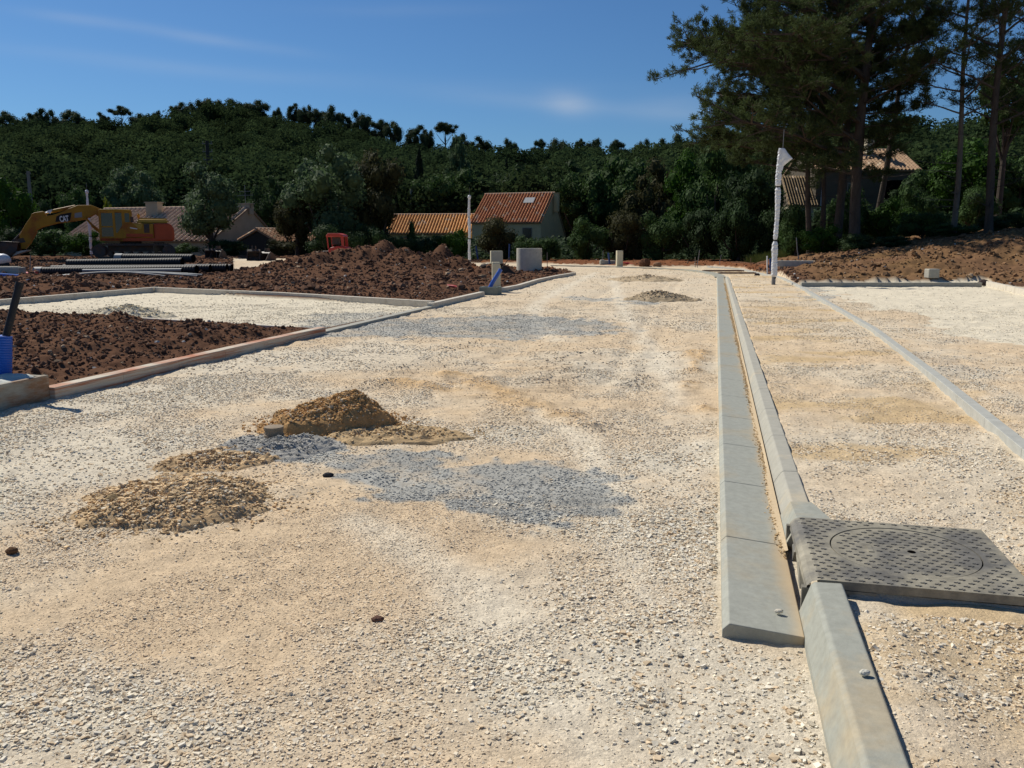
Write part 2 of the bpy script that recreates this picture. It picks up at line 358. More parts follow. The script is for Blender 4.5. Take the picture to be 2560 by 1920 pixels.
    ps = sst(.45, .7, fbm(x * .9 + 5, y * 1.8, 71, 4)) * path
    C = C * (1 - ps[:, None] * .8) + sand2 * ps[:, None] * .8
    pal = np.zeros(x.shape); brm = np.zeros(x.shape); dl = fbm(x * 1.5, y * 1.5, 95, 3)
    for L_, w_ in TRK: pal = np.maximum(pal, np.exp(-((linedist(x, y, L_) + (dl - .5) * .25) / w_) ** 2))
    for L_, w_ in BRM: brm = np.maximum(brm, np.exp(-((linedist(x, y, L_) + (dl - .5) * .3) / w_) ** 2) * sst(.3, .55, n2))
    C = C * (1 - .6 * pal[:, None]) + np.array([.70, .63, .50]) * .6 * pal[:, None]; C = C * (1 - .8 * brm[:, None]) + np.array([.55, .37, .19]) * .8 * brm[:, None]; grav = np.clip(grav - .35 * pal, 0, 1)
    rp = inpoly(x, y, RPLOT) & (t > 2.3)
    pl = (inpoly(x, y, PLOT) | (rp & (t + (n1 - .5) * 1.6 + (n2 - .5) * .9 > np.interp(s, [6, 9, 13, 17, 22, 26], [4.4, 3.9, 3.7, 3.6, 3.2, 2.6]))))
    C = np.where(pl[:, None], pale[None] * (.93 + .14 * n2[:, None]), C)
    grav = np.where(pl & rp, grav * .12, grav)
    gm = np.zeros(x.shape)
    for L_, ew, k, sd_ in GPOLY:
        sdv = polydist(x, y, L_) * np.where(inpoly(x, y, L_), 1, -1); sc_ = ew * 4
        sdv = sdv + (fbm(x * 1.8 + sd_, y * 1.8, 210 + sd_, 4) - .5) * sc_ * 1.9 + (n3 - .5) * sc_ * .9
        gm = np.maximum(gm, k * sst(-ew * .5, ew * .8, sdv) * (.58 + .42 * sst(.34, .54, fbm(x * 3.2, y * 3.2, 230 + sd_, 4) * .7 + .3 * n3)))
    gm = gm * ~soil
    C = C * (1 - gm[:, None]) + grey[None] * (.85 + .5 * n2[:, None]) * gm[:, None]
    e1 = np.array([.090, .048, .032]); e2 = np.array([.165, .092, .057]); e3 = np.array([.20, .122, .056]); fb = np.array([.20, .088, .045])
    E_ = e1[None] * (1 - n2[:, None]) + e2[None] * n2[:, None]
    E_ = np.where(((x < -1) & (y > 36))[:, None], E_ * .92, E_)
    bk = (sst(28.5, 30, s) * sst(2.5, 4, t))[:, None]
    E_ = E_ * (1 - bk) + (e2[None] * 1.0 * (1 - n1[:, None]) + e3[None] * n1[:, None]) * bk
    fbk = ((y > 41) & (x > -2) & (x < 14))[:, None]
    E_ = np.where(fbk, fb[None] * (.8 + .4 * n2[:, None]), E_)
    C = np.where(soil[:, None], E_, C)
    veg = sst(60, 66, y + (n1 - .5) * 5)[:, None]
    C = C * (1 - veg) + np.array([.018, .024, .009])[None] * veg
    C = np.clip(C * (.94 + .12 * n3[:, None]), 0, 1)
    # ripples left by tracked machines on the sandy middle of the road
    if detail:
        rpl = np.exp(-((t + 3.4) / .3) ** 4) + np.exp(-((t + 1.7) / .34) ** 4) + np.exp(-((t + .75) / .2) ** 4)
        k = rpl * (s > 6.5) * (s < 17) * sst(.40, .55, fbm(x * .9, y * .9, 81, 2)) + 0
        z = z + brm * .035 * (.5 + n3); z = z + k * ~soil * .019 * np.sin(s * 42 + 6 * fbm(x * .8, y * .8, 83, 2))
        z = z + ~soil * ((n3 - .5) * .018 + (fbm(x * 3.2, y * 3.2, 91, 3) - .5) * .05 * sst(0, 8, r))
        for tt, wd in ((-1.0, .16), (-2.9, .16), (-1.35, .12)):   # ruts
            z = z - ~soil * (s > 8) * .022 * np.exp(-((t - tt - .25 * np.sin(s * .16)) / wd) ** 2)
    return z, C, grav, gm, soil
PX2 = lambda L: [G(*q)[:2] for q in L]
GBL = []
for px, py, r_, w_ in [(100, 1150, 1.0, .6), (300, 980, 1.6, .5), (900, 900, 2.5, .35), (1650, 1080, .7, .6), (1400, 1480, .55, .6), (1600, 1700, .4, .7), (1150, 1700, .5, .45), (600, 1830, .4, .4), (120, 1850, .4, .3),
                       (2200, 1600, .4, .4), (2420, 1700, .4, .5), (2450, 1180, .8, .5), (1680, 1350, .4, .7), (1100, 950, 1.6, -.5), (1350, 830, 3, -.45), (500, 1040, .5, -.4), (1400, 1000, .8, -.3),
                       (650, 1420, .6, -.6), (1010, 1370, .4, -.5), (300, 1560, .4, -.4), (1200, 1340, .3, -.3), (2150, 900, 2, -.5), (2150, 1250, .45, -.6), (1950, 750, 4, -.4), (1730, 1690, .12, -.45), (1900, 1800, .3, .7), (1780, 1880, .25, .7), (1800, 1650, .2, .4), (2200, 1750, .3, .4), (700, 1650, .5, -.3)]:
    q = G(px, py); GBL.append((q[0], q[1], (r_, w_)))
GREY = []
GPOLY = [(PX2([(560, 1130), (620, 1108), (740, 1100), (870, 1118), (1010, 1130), (1180, 1150), (1400, 1160), (1560, 1195), (1610, 1262), (1560, 1305), (1400, 1298), (1240, 1275), (1080, 1262), (930, 1250), (870, 1215), (780, 1180), (640, 1165)]), .09, .95, 1),
         (PX2([(640, 830), (800, 812), (980, 795), (1150, 792), (1330, 788), (1440, 800), (1570, 822), (1420, 840), (1250, 848), (1130, 842), (1000, 845), (860, 842), (740, 850)]), .16, .9, 2), (PX2([(740, 805), (800, 785), (960, 782), (1040, 790), (940, 805), (830, 822)]), .15, .6, 3),
         (PX2([(1400, 742), (1520, 744), (1530, 752), (1400, 750)]), .2, .8, 4), (PX2([(1570, 750), (1660, 742), (1640, 760), (1570, 760)]), .2, .9, 5), (PX2([(2000, 722), (2040, 722), (2080, 760), (2040, 762)]), .15, .8, 6), (PX2([(2240, 895), (2400, 925), (2440, 980), (2300, 930)]), .2, .35, 7)]
def gz(x, y): return float(terr(np.array([x]), np.array([y]))[0][0])

def linedist(x, y, L):
    d = np.full(x.shape, 1e9)
    for (x1, y1), (x2, y2) in zip(L[:-1], L[1:]):
        dx, dy = x2 - x1, y2 - y1; t = np.clip(((x - x1) * dx + (y - y1) * dy) / (dx * dx + dy * dy), 0, 1); d = np.minimum(d, np.hypot(x - x1 - t * dx, y - y1 - t * dy))
    return d
TRK = [(PX2([(1530, 690), (1540, 720), (1567, 796), (1627, 861), (1670, 942), (1685, 1010)]), .17), (PX2([(1491, 682), (1388, 730), (1334, 768), (1345, 805), (1390, 850)]), .2), (PX2([(1300, 1000), (1480, 1120), (1620, 1500)]), .12), (PX2([(900, 1300), (1150, 1450), (1500, 1900)]), .15)]
BRM = [(PX2([(1746, 866), (1735, 915), (1715, 970), (1765, 1030)]), .1), (PX2([(1140, 940), (1350, 1030), (1560, 1080)]), .22), (PX2([(1000, 960), (1180, 990)]), .2)]
def build_ground():
    rr = np.concatenate([[0.0], np.geomspace(.6, 62, 1120), np.geomspace(62, 3500, 130)[1:]])
    th = np.concatenate([np.linspace(-180, -44, 50)[:-1], np.linspace(-44, 44, 760), np.linspace(44, 180, 50)[1:-1]])
    th = np.radians(th); nr, na = len(rr), len(th)
    X = rr[:, None] * np.sin(th)[None]; Y = rr[:, None] * np.cos(th)[None]
    z, C, _, _, _ = terr(X.ravel(), Y.ravel())
    V = np.c_[X.ravel(), Y.ravel(), z]
    i, j = np.meshgrid(np.arange(nr - 1), np.arange(na), indexing='ij'); j2 = (j + 1) % na
    F = np.stack([i * na + j, (i + 1) * na + j, (i + 1) * na + j2, i * na + j2], -1).reshape(-1, 4)[:, ::-1]
    m = MB(); m.add(V, F, C); m.build('ground', M_ground, smooth=True, kind='structure')
build_ground()

# ------------------------------------------------------------------ stones and clods
CUBE = np.array([[i, j, k] for k in (-1, 1) for j in (-1, 1) for i in (-1, 1)], float) * .5
CF = np.array([(0, 2, 3, 1), (4, 5, 7, 6), (0, 1, 5, 4), (2, 6, 7, 3), (0, 4, 6, 2), (1, 3, 7, 5)])
ph = (1 + 5 ** .5) / 2
ICO = np.array([(-1, ph, 0), (1, ph, 0), (-1, -ph, 0), (1, -ph, 0), (0, -1, ph), (0, 1, ph), (0, -1, -ph), (0, 1, -ph), (ph, 0, -1), (ph, 0, 1), (-ph, 0, -1), (-ph, 0, 1)]) / 2 / math.hypot(1, ph)
IF = np.array([(0, 11, 5), (0, 5, 1), (0, 1, 7), (0, 7, 10), (0, 10, 11), (1, 5, 9), (5, 11, 4), (11, 10, 2), (10, 7, 6), (7, 1, 8), (3, 9, 4), (3, 4, 2), (3, 2, 6), (3, 6, 8), (3, 8, 9), (4, 9, 5), (2, 4, 11), (6, 2, 10), (8, 6, 7), (9, 8, 1)])
def rocks(mb, pos, size, col, tmpl=CUBE, faces=CF, jit=.28, flat=.65, cj=.0):
    n = len(pos)
    if n == 0: return
    T = tmpl[None] * (RS.uniform(.65, 1.3, (n, 1, 3)) * np.array([1, 1, flat])) + RS.uniform(-jit, jit, (n, len(tmpl), 3)) * .7
    yaw = RS.uniform(0, 6.28, n); ti = RS.normal(0, .24, n); c, s = np.cos(yaw), np.sin(yaw); ct, st = np.cos(ti), np.sin(ti)
    x, y, z = T[..., 0], T[..., 1] * ct[:, None] - T[..., 2] * st[:, None], T[..., 1] * st[:, None] + T[..., 2] * ct[:, None]
    V = np.stack([x * c[:, None] - y * s[:, None], x * s[:, None] + y * c[:, None], z], -1) * size[:, None, None] + pos[:, None, :]
    F = (faces[None] + (np.arange(n) * len(tmpl))[:, None, None]).reshape(-1, faces.shape[1])
    mb.add(V.reshape(-1, 3), F, np.repeat(col, len(tmpl), 0))
KERBZ = lambda s, t: ((t > .06) & (t < .56) & (s > 3.12)) | ((t > .365) & (t < .55) & (s <= 3.12)) | ((s > 3.3) & (s < 4.35) & (t > .3) & (t < 1.3)) | ((t > 1.9) & (t < 2.62) & (s < 30) & (np.abs(t - np.interp(s, [5.5, 9, 14, 26], [2.0, 2.2, 2.42, 2.46])) < .09)) | ((t < L_KERB + .02) & (t > L_KERB - .3))
def sector(n, r0, r1, a=37):
    r = np.sqrt(RS.uniform(r0 * r0, r1 * r1, n)); th = np.radians(RS.uniform(-a, a, n)); return r * np.sin(th), r * np.cos(th)
gm_ = MB()
for n, r0, r1, s0, s1 in [(56000, 1.9, 5.0, .006, .021), (90000, 1.9, 4.8, .0035, .010), (125000, 5.0, 10.0, .007, .019), (110000, 10, 21, .011, .025), (26000, 21, 45, .02, .04)]:
    x, y = sector(n, r0, r1); z, C, g, gmk, soil = terr(x, y); s = x * UX + y * UY; t = x * UY - y * UX
    cl = fbm(x * 2.1, y * 2.1, 301, 3)
    p = np.clip((g * .86 + (.62 if s1 < .011 else .2)) * (.25 + 1.7 * sst(.35, .65, cl)) + gmk * .7, 0, 1)
    k = (RS.rand(n) < p) & ~soil & ~KERBZ(s, t) & (y < 55)
    x, y, z, C, g, gmk = x[k], y[k], z[k], C[k], g[k], gmk[k]; m = len(x)
    sz = s0 + (s1 - s0) * RS.beta(1.3, 3.4, m) * (.4 + .75 * g)
    base = np.array([.78, .71, .57])[None] * RS.uniform(.72, 1.1, (m, 1)) * np.array([[1, 1, 1]]) + RS.normal(0, .02, (m, 1)) * np.array([[1, .2, -.9]])
    warm = RS.rand(m, 1) < .30; base = np.where(warm, np.array([.62, .47, .30]) * RS.uniform(.6, 1.15, (m, 1)), base)
    tn = RS.rand(m, 1) < .04; base = np.where(tn, np.array([.30, .26, .21]) * RS.uniform(.6, 1.2, (m, 1)), base)
    base = np.where(RS.rand(m, 1) < gmk[:, None] * .92, np.array([.31, .31, .29]) * RS.uniform(.55, 1.35, (m, 1)), base)
    wg = (.12 + (.8 if s1 < .011 else .5) * (1 - g))[:, None]; base = base * (1 - wg) + C * 1.12 * wg
    rocks(gm_, np.c_[x, y, z + sz * RS.uniform(-.12, .18, m)], sz, np.clip(base, .02, .9), flat=.62)
gm_.build('gravel', M_stone, label='loose crushed limestone gravel strewn over the road bed', kind='stuff')

cm = MB()
for n, r0, r1, s0, s1 in [(80000, 7, 24, .015, .12), (70000, 24, 60, .04, .25), (500, 24, 50, .25, .42)]:
    x, y = sector(n, r0, r1, 38); z, C, g, gmk, soil = terr(x, y); s = x * UX + y * UY; t = x * UY - y * UX
    flatb = (y > 44) & (x > -2)
    k = soil & (~KERBZ(s, t)) & (RS.rand(n) < np.where(flatb, .10, 1) * np.where((s > 30) & (t > 3), .6, 1)) & (polydist(x, y, PLOT) > .22) & (np.abs(t - L_KERB) > .35)
    x, y, z, C = x[k], y[k], z[k], C[k]; m = len(x); s, t = s[k], t[k]
    ds = np.minimum(polydist(x, y, PLOT), np.abs(t - L_KERB))
    sz = (s0 + (s1 - s0) * RS.beta(1.1, 4.5, m)) * np.clip(.35 + ds * .8, .3, 1)
    col = C * RS.uniform(.7, 1.5, (m, 1)); lt = RS.rand(m, 1) < .07
    col = np.where(lt, np.array([.33, .24, .16]) * RS.uniform(.5, 1.3, (m, 1)), col)
    wt = (RS.rand(m, 1) < .012) & (sz[:, None] < .14); col = np.where(wt, np.array([.5, .48, .44]), col)
    rocks(cm, np.c_[x, y, z + sz * .12], sz, np.clip(col, .01, .7), ICO, IF, .2, .8)
cm.build('soil_clods', M_clod, label='broken clods and stones lying on the turned red-brown earth', kind='stuff')

# ------------------------------------------------------------------ road edging
def line_st(t, s0, s1, step=1.0):
    n = max(2, int(round((s1 - s0) / step)) + 1); return [RW(a, t(a) if callable(t) else t) for a in np.linspace(s0, s1, n)]
def pxline(L, z=0, sub=1):
    pts = [np.array(G(*q, z)[:2]) for q in L]; o = []
    for a, b in zip(pts[:-1], pts[1:]):
        k = max(1, int(round(np.linalg.norm(b - a) / sub)))
        for i in range(k): o.append(a + (b - a) * i / k)
    o.append(pts[-1]); return o
# gutter channel (near straight run)
gp = [(-.15, -.06), (-.15, .035), (-.125, .062), (.15, .036), (.15, -.06)]
gl = line_st(.23, 3.15, 35.2, 1.0)
MB().sweep(gl, gp, .003).build('gutter_channel', M_guts, origin=RW(3.15, .23), bevel=.004, label='long grey concrete gutter channel running along the right side of the gravel road', cat='gutter')
curve = [np.array(RW(35.2, .23)[:2])] + pxline([(1796, 687), (1770, 680), (1720, 674), (1650, 670), (1560, 667), (1450, 664), (1380, 663)], .05, 2)
MB().sweep(curve, [(-.22, -.05), (-.22, .055), (.22, .05), (.22, -.05)], 0).build('gutter_channel', M_gut, origin=(*curve[0], 0), label='far pale concrete gutter curving left where the road bends', cat='gutter')
# right kerb, near piece and long run
kp = [(-.075, -.05), (-.075, .03), (-.035, .150), (-.02, .162), (.078, .165), (.085, .158), (.085, -.05)]
MB().sweep(line_st(.455, .6, 3.40, 1.4), kp, .0015).build('kerb', M_gut, origin=RW(2, .45), bevel=.006, label='short near stretch of grey kerb in front of the drain cover', cat='kerb')
0 and MB().sweep([RW(1.9, .345), RW(2.75, .345)], [(0, -.05), (0, .012), (.03, .03), (.034, -.05)], 0).build('kerb_haunch', M_mortar, origin=RW(2, .345), label='thin pale mortar bed along the foot of the near kerb', cat='mortar')
kl = line_st(.455, 4.27, 35.2, 1.0); kz = np.interp(np.arange(len(kl)), [0, 1, 28, 31], [-.02, -.025, -.025, -.07])
kp2 = [(-.075, -.05), (-.075, .03), (-.02, .125), (-.005, .14), (.078, .143), (.085, .135), (.085, -.05)]
MB().sweep(kl, kp2, .003, kz).build('kerb', M_kerbw if 0 else M_conc, origin=RW(4.3, .45), bevel=.005, label='long grey kerb behind the gutter channel beyond the drain cover', cat='kerb')
MB().add([RW(4.15, .385, .04), RW(4.6, .385, .035), RW(4.6, .44, .125), RW(4.15, .44, .16), RW(4.15, .62, .158), RW(4.6, .545, .13), RW(4.15, .62, -.02), RW(4.6, .545, -.02)],
         [(0, 1, 2, 3), (3, 2, 5, 4), (4, 5, 7, 6), (0, 3, 4, 6), (1, 7, 5, 2)]).build('kerb_transition', M_gut, origin=RW(4.3, .4), label='flared grey kerb piece joining the kerb to the drain cover', cat='kerb')
# second kerb (edge of the right plot)
k2 = [RW(q, np.interp(q, [-3, 5.5, 9, 14, 26, 32], [2.0, 2.0, 2.20, 2.42, 2.46, 2.40]))[:2] for q in np.linspace(1, 32, 32)] + pxline([(1935, 694), (1915, 688), (1850, 673), (1770, 667)], .04, 1)
MB().sweep(k2, [(-.045, -.05), (-.045, .168), (.045, .168), (.045, -.05)], .0015, np.interp(np.arange(len(k2)), [0, 31, 34], [0, 0, -.08])).build('kerb', mat('pale_edging_concrete', (.40, .40, .36), .9, .12, 9, .0012, 90), origin=(*k2[0], 0), bevel=.004, label='thin grey edging kerb between the sandy footpath and the pale right plot', cat='kerb')
# left kerb runs; profile across to the right of travel (travel away from camera => right = road side)
kf = [(-.15, -.1), (-.15, .115), (-.145, .12), (-.005, .12), (0, .115), (0, -.1)]
MB().sweep(line_st(L_KERB, 6.75, 12.6, 1.0), kf, .0015).build('kerb', M_kerbred, origin=RW(6.75, L_KERB), bevel=.004, label='pale kerb with red clay stripes on its face beside the front soil bed', cat='kerb')
kf2 = [(-.15, -.1), (-.15, .055), (0, .05), (0, -.1)]
MB().sweep(line_st(L_KERB, 12.62, 18.0, 1.0), kf2, .0015).build('kerb', M_conc, origin=RW(12.6, L_KERB), bevel=.004, label='dropped kerb across the mouth of the left parking bay', cat='kerb')
MB().sweep(line_st(L_KERB, 18.0, 22.4, 1.0), kf, .0015, np.linspace(0, 0, 5)).build('kerb', M_kerbw, origin=RW(18, L_KERB), bevel=.004, label='kerb stretch between the parking bay and the small concrete pit', cat='kerb')
ke = [np.array(RW(23.2, L_KERB)[:2])] + pxline([(1300, 722), (1350, 706), (1400, 695), (1440, 688)], 0, 1)
MB().sweep(ke, kf, .0015).build('kerb', M_kerbw, origin=(*ke[0], 0), bevel=.004, label='curving pale kerb ending at the tip of the red soil bed', cat='kerb')
kb = [(-.07, -.1), (-.07, .15), (.07, .15), (.07, -.1)]
MB().sweep(pxline([(-500, 815), (0, 765), (392, 730)], 0, 1), kb, .0015).build('kerb', M_kerbw, origin=G(392, 730), bevel=.004, label='kerb at the back of the parking bay left of its far corner', cat='kerb')
MB().sweep(pxline([(392, 731), (700, 745), (1082, 769)], 0, 1), kb, .0015).build('kerb', M_kerbw, origin=G(700, 746), bevel=.004, label='kerb at the back of the parking bay right of its far corner', cat='kerb')
MB().sweep(pxline([(-300, 786), (36, 793), (362, 808), (722, 831)], 0, 1), [(-.05, -.1), (-.05, .10), (.05, .10), (.05, -.1)], .0015).build('kerb', M_kerbw, origin=G(362, 808), bevel=.004, label='thin kerb between the front soil bed and the parking bay', cat='kerb')
MB().sweep(pxline([(2002, 717), (2200, 717), (2452, 717)], .1, 1), [(-.06, -.1), (-.06, .23), (.06, .23), (.06, -.1)], .0015).build('kerb', M_conc, origin=G(2200, 717), bevel=.004, label='straight kerb along the far edge of the pale right plot below the bank', cat='kerb')
MB().sweep(pxline([(2470, 716), (2560, 738), (2700, 775)], .1, 1), [(-.06, -.1), (-.06, .26), (.06, .26), (.06, -.1)], .0015).build('kerb', M_kerbw, origin=G(2470, 716), bevel=.004, label='white kerb turning towards the camera at the right edge of the plot', cat='kerb')
MB().sweep(pxline([(583, 681), (718, 681), (760, 681)], 0, 1), [(-.06, -.1), (-.06, .16), (.06, .16), (.06, -.1)], .0015).build('kerb', M_kerbw, origin=G(650, 681), label='front kerb of the far side road seen beyond the pipes', cat='kerb')
MB().sweep(pxline([(560, 661), (720, 661)], 0, 1.5), [(-.06, -.1), (-.06, .18), (.06, .18), (.06, -.1)], .0015).build('kerb', M_kerbw, origin=G(650, 661), label='rear kerb of the far side road below the digging buckets', cat='kerb')
# dirt line in the gutter
ml = MB()
for a in np.arange(3.95, 30, .025):
    wv = .022 + .028 * float(vn(np.array([a * 1.7]), np.array([3.]), 5)[0]) ** 1.5
    ml.V and None
    n = 3; x = np.array([RW(a + RS.rand() * .06, .372 - abs(RS.normal(0, wv * .6)), .040 + .0015) for _ in range(n)])
    rocks(ml, x, RS.uniform(.002, .007, n) * (1 + a * .08), np.tile(np.array([.52, .37, .2]), (n, 1)) * RS.uniform(.8, 1.1, (n, 1)))
wd = [.004 + .035 * (.25 + .75 * sst(4.0, 4.6, np.linspace(4.05, 30, 120)[i])) * float(vn(np.array([i * .23]), np.array([1.]), 9)[0]) for i in range(120)]
v = []; 
for i, q in enumerate(np.linspace(4.05, 30, 120)): v += [RW(q, .379 - wd[i], .0395), RW(q, .389, .050)]
ml.add(v, [(2 * i, 2 * i + 1, 2 * i + 3, 2 * i + 2) for i in range(119)], np.array([.50, .39, .25]))
ml.build('sand_deposit', M_stone, kind='stuff', label='line of orange sand washed against the kerb in the gutter')

# ------------------------------------------------------------------ kerb drain with round cover
dr = thing('kerb_drain', 'black cast iron kerb drain with a round access cover beside the gutter', 'drain', RW(3.42, .40, 0), -math.atan2(UX, UY))
# local: x = across (right), y = along road
def crosses(m, inside, z, x0, x1, y0, y1, st=.052, rot=0):
    i = 0; y = y0
    while y < y1:
        x = x0 + (st / 2 if i % 2 else 0)
        while x < x1:
            if inside(x, y): m.box((x, y, z), (.024, .004, .003)); m.box((x + .003, y, z), (.004, .015, .0034))
            x += st
        y += st * .66; i += 1
W_, D2 = .86, .80; cx, cy, cr = .45, .42, .305
m = MB()                      # frame plate with a curved lip towards the gutter and a round hole
prof = [(.004, .112), (.008, .134), (.026, .153), (.055, .163)]
ys = np.linspace(0, D2, 9)
vv = []
for y in ys: vv += [(a, y, b) for a, b in prof]
m.add(vv, [(i * 4 + j, (i + 1) * 4 + j, (i + 1) * 4 + j + 1, i * 4 + j + 1) for i in range(8) for j in range(3)])
n = 64; sq = []
for k in range(n):
    a = 2 * math.pi * k / n; c_, s_ = math.cos(a), math.sin(a)
    tx = (W_ - cx) / c_ if c_ > 1e-6 else ((.055 - cx) / c_ if c_ < -1e-6 else 1e9); ty = (D2 - cy) / s_ if s_ > 1e-6 else (-cy / s_ if s_ < -1e-6 else 1e9)
    q = min(tx, ty); sq.append((cx + q * c_, cy + q * s_, .163))
cn = [(.055, 0, .163), (W_, 0, .163), (W_, D2, .163), (.055, D2, .163)]
for c4 in cn:
    k = min(range(n), key=lambda i: math.hypot(sq[i][0] - c4[0], sq[i][1] - c4[1])); sq[k] = c4
ci = [(cx + cr * math.cos(2 * math.pi * k / n), cy + cr * math.sin(2 * math.pi * k / n), .163) for k in range(n)]
cd = [(a, b, .13) for a, b, _ in ci]; dn = [(a, b, .128) for a, b, _ in sq]
m.add(sq + ci + cd + dn, [(k, (k + 1) % n, n + (k + 1) % n, n + k) for k in range(n)] + [(n + k, n + (k + 1) % n, 2 * n + (k + 1) % n, 2 * n + k) for k in range(n)] + [(k, 3 * n + k, 3 * n + (k + 1) % n, (k + 1) % n) for k in range(n)])
m.add([(cx + (cr + .02) * math.cos(2 * math.pi * k / n), cy + (cr + .02) * math.sin(2 * math.pi * k / n), .14) for k in range(n)], [tuple(range(n))])
m.build('frame', M_iron, dr, smooth=False)
m = MB(); crosses(m, lambda x, y: math.hypot(x - cx, y - cy) > cr + .022 and x < W_ - .02 and y < D2 - .015, .1645, .06, W_, .02, D2); m.build('frame_tread', M_irond, dr)
m = MB(); r2 = cr - .006
m.add([(cx, cy, .161)] + [(cx + r2 * math.cos(2 * math.pi * k / n), cy + r2 * math.sin(2 * math.pi * k / n), .161) for k in range(n)] + [(cx + r2 * math.cos(2 * math.pi * k / n), cy + r2 * math.sin(2 * math.pi * k / n), .142) for k in range(n)],
      [(0, 1 + k, 1 + (k + 1) % n) for k in range(n)] + [(1 + k, 1 + n + k, 1 + n + (k + 1) % n, 1 + (k + 1) % n) for k in range(n)])
cov = m.build('cover', M_iron, dr)
m = MB(); crosses(m, lambda x, y: math.hypot(x - cx, y - cy) < r2 - .02 and math.hypot(x - cx - .03, y - cy) > .04 and not (abs(x - cx + .14) < .022 and abs(y - cy) < .07), .1625, .06, W_, .02, D2); m.build('cover_tread', M_irond, cov)
m = MB(); m.tube([(cx + .03, cy, .1612), (cx + .03, cy, .1626)], .017, 14); m.build('lifting_hole', M_black, cov)
m = MB(); m.box((cx - .14, cy - .0, .1624), (.022, .085, .004)); m.build('name_plate', M_iron, cov)
m = MB(); m.box((.25, D2 / 2, .02), (.10, D2 - .04, .20)); m.box((.15, D2 / 2, -.07), (.3, D2 - .04, .02)); m.build('throat_back', M_black, dr)
m = MB()
for y in (-.0, D2 - .03): MB().box((.13, y + .015, .03), (.28, .03, .19)).build('side_wall', M_iron, dr)
m.add([(.0, .47, .10), (.0, .58, .10), (.0, .525, .035), (.05, .47, .12), (.05, .58, .12), (.05, .525, .035)], [(0, 1, 2), (3, 5, 4), (0, 2, 5, 3), (1, 4, 5, 2), (0, 3, 4, 1)])
m.build('throat_rib', M_iron, dr, bevel=.004); m = MB(); m.add([(.0, .30, .12), (.0, .40, .12), (.0, .20, .035), (.05, .30, .12), (.05, .40, .12), (.05, .20, .035)], [(0, 1, 2), (3, 5, 4), (0, 2, 5, 3), (1, 4, 5, 2), (0, 3, 4, 1)])
m.build('throat_rib', M_iron, dr, bevel=.004)
m = MB(); q = [(.10, -.05), (W_ + .02, -.045), (W_ + .03, D2), (.1, D2)]
m.add([(.17, -.04, .05), (.4, -.07, .045), (.7, -.05, .05), (W_ + .01, -.035, .05), (.17, .01, .125), (W_ - .02, .01, .12), (.17, -.1, -.02), (.4, -.13, -.02), (.7, -.1, -.02), (W_ + .06, -.07, -.02), (W_ + .05, D2, -.02), (W_ - .01, D2, .12)],
      [(0, 1, 7, 6), (1, 2, 8, 7), (2, 3, 9, 8), (0, 4, 5, 3, 2, 1), (3, 5, 11, 10, 9)]); m.build('mortar_bed', mat('rough_grey_mortar', (.34, .33, .28), .95, .2, 14, .012, 30), dr)

# ------------------------------------------------------------------ heaps of dirt and small finds on the road
def heap(name, label, px, py, rx, ry, h, cols, seed, nst=900, smax=.06, rz=0, z0=0, skew=0, pw=.85):
    x0, y0, _ = G(px, py); zc = gz(x0, y0); n = 70; rr = np.linspace(0, 1.25, 34); th = np.linspace(0, 2 * np.pi, n, endpoint=False)
    X = rr[:, None] * np.cos(th); Y = rr[:, None] * np.sin(th); wx = X * rx; wy = Y * ry
    wx, wy = wx * math.cos(rz) - wy * math.sin(rz), wx * math.sin(rz) + wy * math.cos(rz)
    def hf(X, Y, wx, wy):
        r = np.hypot(X + skew * (1 - np.clip(np.hypot(X, Y), 0, 1)), Y) + (fbm(X * 2.2 + 9, Y * 2.2, seed, 3) - .5) * .5
        k = np.clip(1 - r, 0, 1); return h * (k ** pw) * (.8 + .5 * fbm(wx * 5, wy * 5, seed + 3, 3)) + (fbm(wx * 14, wy * 14, seed + 5, 3) - .5) * .07 * np.clip(k * 4, 0, 1) - .035 * sst(.85, 1.1, r) + .01
    Z = hf(X, Y, wx, wy); nn = fbm(wx * 4, wy * 4, seed + 8, 3).ravel()[:, None]
    C = np.array(cols[0])[None] * (1 - nn) + np.array(cols[1])[None] * nn
    m = MB(); nr = len(rr); i, j = np.meshgrid(np.arange(nr - 1), np.arange(n), indexing='ij'); j2 = (j + 1) % n
    m.add(np.c_[wx.ravel(), wy.ravel(), Z.ravel()], np.stack([i * n + j, (i + 1) * n + j, (i + 1) * n + j2, i * n + j2], -1).reshape(-1, 4), C)
    a = RS.uniform(0, 6.28, nst); q = np.abs(RS.normal(0, .55, nst)); q = np.where(q > 1.45, RS.rand(nst), q); X = q * np.cos(a); Y = q * np.sin(a); wx = X * rx; wy = Y * ry
    wx, wy = wx * math.cos(rz) - wy * math.sin(rz), wx * math.sin(rz) + wy * math.cos(rz)
    sz = .008 + smax * RS.beta(1, 5, nst) * np.where(q > .8, .8, 1); cc = np.array(cols[0])[None] * RS.uniform(.7, 1.5, (nst, 1)); lt = RS.rand(nst, 1) < .15
    cc = np.where(lt, np.array(cols[2])[None] * RS.uniform(.7, 1.1, (nst, 1)), cc)
    rocks(m, np.c_[wx, wy, np.maximum(hf(X, Y, wx, wy), 0.0) + sz * .15], sz, cc, CUBE, CF, .22, .8)
    return m.build(name, M_clod, loc=(x0, y0, zc + z0), label=label, cat='heap')
BR = [(.46, .285, .13), (.33, .195, .085), (.6, .5, .36)]; BR2 = [(.56, .41, .24), (.42, .29, .16), (.66, .58, .45)]; CR = [(.66, .58, .42), (.56, .49, .36), (.72, .66, .54)]
heap('dirt_heap', 'steep brown dirt heap behind the short concrete stub', 830, 1062, .50, .42, .235, BR, 401, 6500, .026, 0, 0, -.35, .62)
